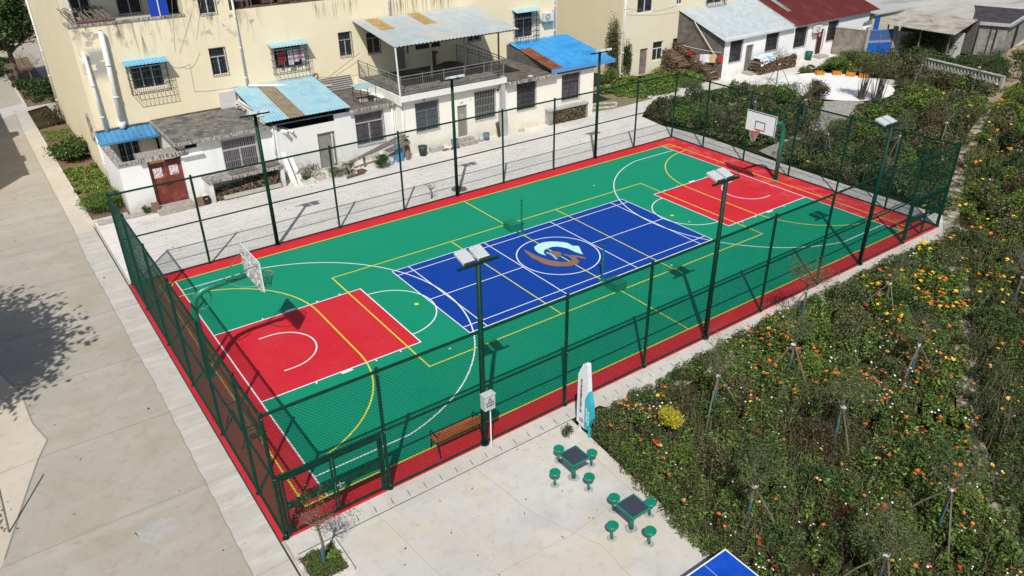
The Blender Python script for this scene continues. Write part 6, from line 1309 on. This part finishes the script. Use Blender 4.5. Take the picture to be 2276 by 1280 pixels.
# left beds
bush('large rounded dark green vegetable bush, highest in the side bed', 'shrub', -14.7, 27.0, 1.35, 1.15, 6500, {MI_: .5, DK: .42, BR: .08}, .16, .6, 26)
bush('small dark red shrub at the rear end of the side bed', 'shrub', -14.4, 34.9, .6, 1.5, 700, {BN: .5, RD: .2, DK: .3}, .12, .6, 27)
bush('fresh green hedge bush at the near end of the side bed', 'shrub', -14.75, 17.4, 1.1, 1.0, 7000, {BR: .45, MI_: .45, DK: .1}, .09, .35, 28)
bush('dark bush beside the white annex corner in the side bed', 'shrub', -14.25, 18.0, .55, .75, 2200, {DK: .4, MI_: .5, BR: .1}, .1, .4, 29)
bush('dark green bush under the big tree near the picture corner', 'shrub', -13.6, 44.5, 1.5, 1.1, 3800, {DK: .6, MI_: .4}, .18, .5, 30)
bush('long dark hedge bush left behind the big tree', 'shrub', -16.3, 53.5, 2.2, 1.3, 4200, {DK: .6, MI_: .4}, .2, .5, 31)
bush('low dark ground bush beside the kerb of the tree bed', 'shrub', -14.6, 47.0, 1.1, .8, 2200, {DK: .8, MI_: .2}, .16, .5, 32)
VV, FF, MM = [], [], []
def bed(x0, x1, y0, y1, dn, hh, ll_, rat, pr, nl_=40, rad=.22):
    m = int((x1 - x0) * (y1 - y0) * dn); P2 = np.zeros((m, 8))
    for a, b in pr.items(): P2[:, a] = b
    P2 /= P2.sum(1, keepdims=True); plants(rng.uniform(x0, x1, m), rng.uniform(y0, y1, m), rng.uniform(.7, 1.2, m) * hh, np.full(m, rad), np.full(m, nl_), np.full(m, ll_), np.full(m, rat), P2, tgt=(VV, FF, MM), low=.2)
bed(-15.4, -13.9, 20.5, 24.6, 16, .26, .14, .7, {YG: .25, BR: .55, MI_: .2}); bed(-15.3, -13.95, 18.9, 20.0, 8, .26, .11, .6, {YG: .1, BR: .3, MI_: .4, DK: .2}); bed(-15.4, -13.95, 31.2, 33.6, 12, .22, .12, .3, {BR: .6, MI_: .4})
bed(-15.42, -14.6, -10.03, -9.13, 150, .2, .09, .16, {MI_: .45, OL: .3, DK: .15, BR: .1}, 34, .1)
bed(-15.3, -13.3, 41.5, 47, 2.5, .4, .2, .4, {DK: .6, MI_: .4})
bulk('bed_greens', np.concatenate(VV), np.concatenate(FF), np.concatenate(MM), LM, kind='stuff'); meta(bpy.data.objects['bed_greens'], 'low leafy vegetables and grass growing in the kerbed beds', 'bed plants')
# vines on building B
vn = thing('wall_creeper', 'dry brownish creeper climbing the corner of the second yellow building', 'creeper', (22.7, 21, 0))
crown('foliage', vn, (22.55, 21.3, 2.6), (.38, .75, 2.5), 2600, .12, .6, {BN: .35, OL: .35, MI_: .3}, 41, clumps=30, cl=.5); crown('foliage', vn, (23.45, 20.6, 1.5), (.45, .3, 1.6), 1300, .12, .6, {BN: .35, DK: .35, MI_: .3}, 42, clumps=18, cl=.5)
crown('foliage', vn, (21.9, 20.7, .5), (1.3, .7, .7), 1500, .13, .5, {MI_: .5, OL: .3, BR: .2}, 43)
M().tube([(22.8, 20.7, 0), (22.75, 21, 2), (22.8, 21.4, 4.6)], .03, 5).build('stems', m_bark, vn)
# ---- trees
def branches(mb, p, d, ln, r, depth, rr, tips, mi=0, spread=.55):
    p = Vector(p); d = Vector(d).normalized(); pts = [p]; q = p
    for i in range(3):
        d = (d + Vector((rr.uniform(-.18, .18), rr.uniform(-.18, .18), rr.uniform(-.05, .12)))).normalized(); q = q + d * ln / 3; pts.append(q)
    mb.tube(pts, [r, r * .85, r * .7, r * .5], 5 if r > .02 else 3, mi, caps=False); tips.append((q, d))
    if depth > 0:
        for i in range(rr.randint(3, 4)):
            f = rr.uniform(.35, 1); b = p.lerp(q, f); e = Vector((rr.uniform(-1, 1), rr.uniform(-1, 1), rr.uniform(-.3, .9))).normalized()
            branches(mb, b, d * (1 - spread) + e * spread * 1.3, ln * rr.uniform(.5, .8), r * .5, depth - 1, rr, tips, mi, spread)
def young_tree(seed, leaves=420, cr=.75, mp_=None, stakes=3):
    rr = random.Random(seed); t = thing('staked_tree', 'x', 'tree', (0, 0, 0), 'young staked trees in the garden')
    M().tube([(.02, 0, -.05), (0, 0, .95)], [.045, .04], 7).build('painted_trunk', m_teal, t)
    M().tube([(0, 0, .95), (0, 0, 1.75)], [.04, .033], 7).build('trunk', m_twig, t)
    b = M(); tips = []
    for i in range(8):
        a = 6.28 * i / 8 + rr.uniform(-.3, .3); branches(b, (0, 0, rr.uniform(1.5, 1.75)), (math.cos(a), math.sin(a), rr.uniform(.35, 1.3)), cr * rr.uniform(.55, .8), .014, 2, rr, tips)
    b.build('branches', m_twig, t)
    g = np.random.default_rng(seed); P3 = np.array([tuple(x[0]) for x in tips]); k = g.integers(0, len(P3), leaves); c = P3[k] + g.normal(0, .07, (leaves, 3)); L_ = g.uniform(.05, .09, leaves); V, F = leafcloud(c, L_, L_ * .3, .3, g)
    pr = np.zeros(8)
    for a, bb in (mp_ or {OL: .5, DK: .3, MI_: .2}).items(): pr[a] = bb
    bulk('foliage', V, F, g.choice(8, leaves, p=pr / pr.sum()), LM, t)
    off = rr.uniform(0, 2)
    for i in range(stakes):
        a = off + i * 2.09; s = M(); s.tube([(.95 * math.cos(a), .95 * math.sin(a), -.05), (.5 * math.cos(a) + .03, .5 * math.sin(a), .75), (-.06 * math.cos(a), -.06 * math.sin(a), 1.6)], [.026, .024, .02], 5); s.build('stake', m_twig, t)
    M().tube([(0, 0, 1.44), (0, 0, 1.51)], .055, 7).obox((.05, .03, 1.48), (.1, .04, .06), .6).build('wrap', m_wrap, t)
    return t
protos = [young_tree(51, 900, .95), young_tree(52, 420, .85, stakes=2), young_tree(53, 1700, 1.0, {OL: .6, MI_: .25, DK: .15}, stakes=2)]
spots = [(2, 3.4, -9.75, .4, 'staked young tree leaning over the walkway in front of the mesh fence'), (1, 6.25, -11.2, 1.2, 'staked young tree behind the first tree at the walkway, near the wide dark shrub'),
         (0, .15, -11.6, 2.2, 'staked young tree with blue painted trunk in the upper left of the flower bed'), (0, 3.25, -13.95, 3.0, 'staked young tree with clear tripod in the upper middle of the flower bed'),
         (2, -1.45, -14.35, 4.1, 'staked young tree with wispy crown in the middle of the flower bed'), (2, -5.95, -14.9, 5.0, 'staked young tree nearest the green chess tables'),
         (1, -2.2, -17.8, .9, 'nearly bare staked tree at the lower right of the flower bed'), (2, -5.3, -18.0, 1.9, 'wispy young tree at the bottom edge of the picture'),
         (1, -3.05, -11.3, 2.7, 'staked young tree right behind the yellow ball bush'), (1, 39.4, 5.95, .2, 'thin staked tree in front of the lattice wall'), (0, 41.9, 3.0, 1.5, 'staked tree at the right end of the lattice wall'),
         (1, 26.8, -2.5, 2.6, 'staked tree beside the garden path beyond the far fence corner'), (0, 22.4, -2.2, .7, 'staked tree seen through the far mesh fence near its right corner'), (0, 21.7, 7.1, 3.9, 'staked tree behind the far backboard'),
         (1, 31.4, 12.6, 4.6, 'dark tripod tree at the upper left edge of the white plaza'), (2, 19.8, 10.8, 1.0, 'bushy young tree just behind the far left fence corner'), (0, 24.6, 5.4, 2.0, 'thin tree beside the gravel link behind the far fence'),
         (1, 19.6, .4, 3.3, 'thin tree behind the far fence right of the hoop'), (1, 10.5, -13.8, 3.7, 'thin staked tree among yellow flowers near the path bend')]
used = [False] * 3
for k, x, y, a, lb in spots:
    if not used[k]: protos[k].location = (x, y, 0); protos[k].rotation_euler = (0, 0, a); protos[k]['label'] = lb; used[k] = True
    else: copy_tree(protos[k], (x, y, 0), a, lb)
def tree(label, x, y, h0, cz, rad, n, ln, mp_, seed, tr=.14, bare=False, name='tree', cl=.35, clumps=34, dep=2):
    rr = random.Random(seed); t = thing(name, label, 'tree', (x, y, 0)); b = M(); tips = []
    b.tube([(x, y, -.05), (x + .05, y, h0 * .5), (x, y + .05, h0)], [tr * 1.2, tr, tr * .8], 10); b.build('trunk', m_bark, t, smooth=True); b = M()
    for i in range(7): a = 6.28 * i / 7; branches(b, (x, y, h0 * rr.uniform(.8, 1)), (math.cos(a), math.sin(a), rr.uniform(.5, 1.4)), rad[0] * .7, tr * .45, dep, rr, tips)
    b.build('limbs', m_bark if not bare else m_twig, t)
    if n: crown('foliage', t, (x, y, cz), rad, n, ln, .5, mp_, seed, clumps=clumps, cl=cl)
    return t
tree('big dark green broadleaf tree at the upper left corner', -15.0, 48.6, 2.6, 5.3, (3.0, 3.0, 3.0), 26000, .26, {DK: .55, MI_: .42, BR: .03}, 61, .2, clumps=60, cl=.3)
tree('bare slender sapling beside the big tree at the upper left', -14.2, 47.2, 1.4, 0, (1.6, 1.6, 1), 0, .1, {}, 62, .05, bare=True)
tree('broad tree across the road at the left, only its shadow reaches the picture', -25.9, 1.9, 3.2, 6.6, (4.7, 5.2, 3.2), 34000, .3, {DK: .5, MI_: .5}, 63, .25, clumps=48, cl=.32)
tree('small tree left of the picture whose twigs shade the pavement', -23.2, -4.6, 1.2, 2.2, (1.0, 1.0, .8), 900, .12, {MI_: .6, DK: .4}, 64, .05)
# young tree in the planter
pt2 = tree('young reddish wispy tree with blue painted trunk in the square planter', -15.0, -9.55, 1.35, 1.95, (.55, .55, .5), 0, .06, {}, 65, .035, bare=True, name='young_tree', dep=3)
M().tube([(-15, -9.55, -.04), (-14.98, -9.55, .5)], [.05, .047], 8).build('painted_trunk', m_teal, pt2)
crown('foliage', pt2, (-15, -9.5, 1.95), (.6, .6, .55), 700, .06, .25, {BN: .5, RD: .25, OL: .25}, 66, clumps=20, cl=.6)
tree('small pruned bare sapling beside the manhole in the yard', -1.05, 8.95, .45, 0, (.55, .55, .5), 0, .1, {}, 67, .03, bare=True, name='sapling', dep=1)
for i, (x, y, lb) in enumerate(((32.6, 6.3, 'dark bundle of upright brown stems beside the white plaza, left of the wider one'), (32.9, 5.3, 'wider bundle of reddish brown stems near the white plaza'))):
    t = thing('bundled_tree', lb, 'tree', (x, y, 0)); b = M(); rr = random.Random(70 + i)
    for j in range(26 + 16 * i): a, q = rr.uniform(0, 6.3), rr.uniform(0, .28 + .14 * i); b.tube([(x + q * math.cos(a), y + q * math.sin(a), -.05), (x + q * math.cos(a) + rr.uniform(-.3, .3), y + q * math.sin(a) + rr.uniform(-.3, .3), rr.uniform(1.2, 2.7))], [.03, .01], 4)
    b.build('stems', mat('stem_brown', (.075, .062, .05), (.13, .11, .09), sc=7, rough=1), t)
    crown('foliage', t, (x, y, 2.5), (1.0, 1.0, .8), 1500, .12, .4, {BN: .4, OL: .4, MI_: .2}, 80 + i, clumps=20, cl=.5)

# litter and dead leaves on the paving
lt_ = []; g_ = np.random.default_rng(5); m = 260
x = np.concatenate([g_.uniform(-15, -7.3, 90), g_.uniform(-24, -15.8, 80), g_.uniform(-15, 15, 90)]); y = np.concatenate([g_.uniform(-17, -9, 90), g_.uniform(-12, 36, 80), g_.uniform(9, 15, 90)])
V, F = leafcloud(np.stack([x, y, np.full(m, -.02)], 1), g_.uniform(.04, .11, m), g_.uniform(.03, .06, m), .92, g_); lo_ = bulk('litter', V, F, g_.integers(0, 3, m), [mat('litter_dark', (.08, .07, .05)), mat('litter_brown', (.2, .13, .07)), mat('litter_pale', (.5, .48, .42))], kind='stuff')
meta(lo_, 'scattered dead leaves and litter on the road, patio and yard', 'litter')
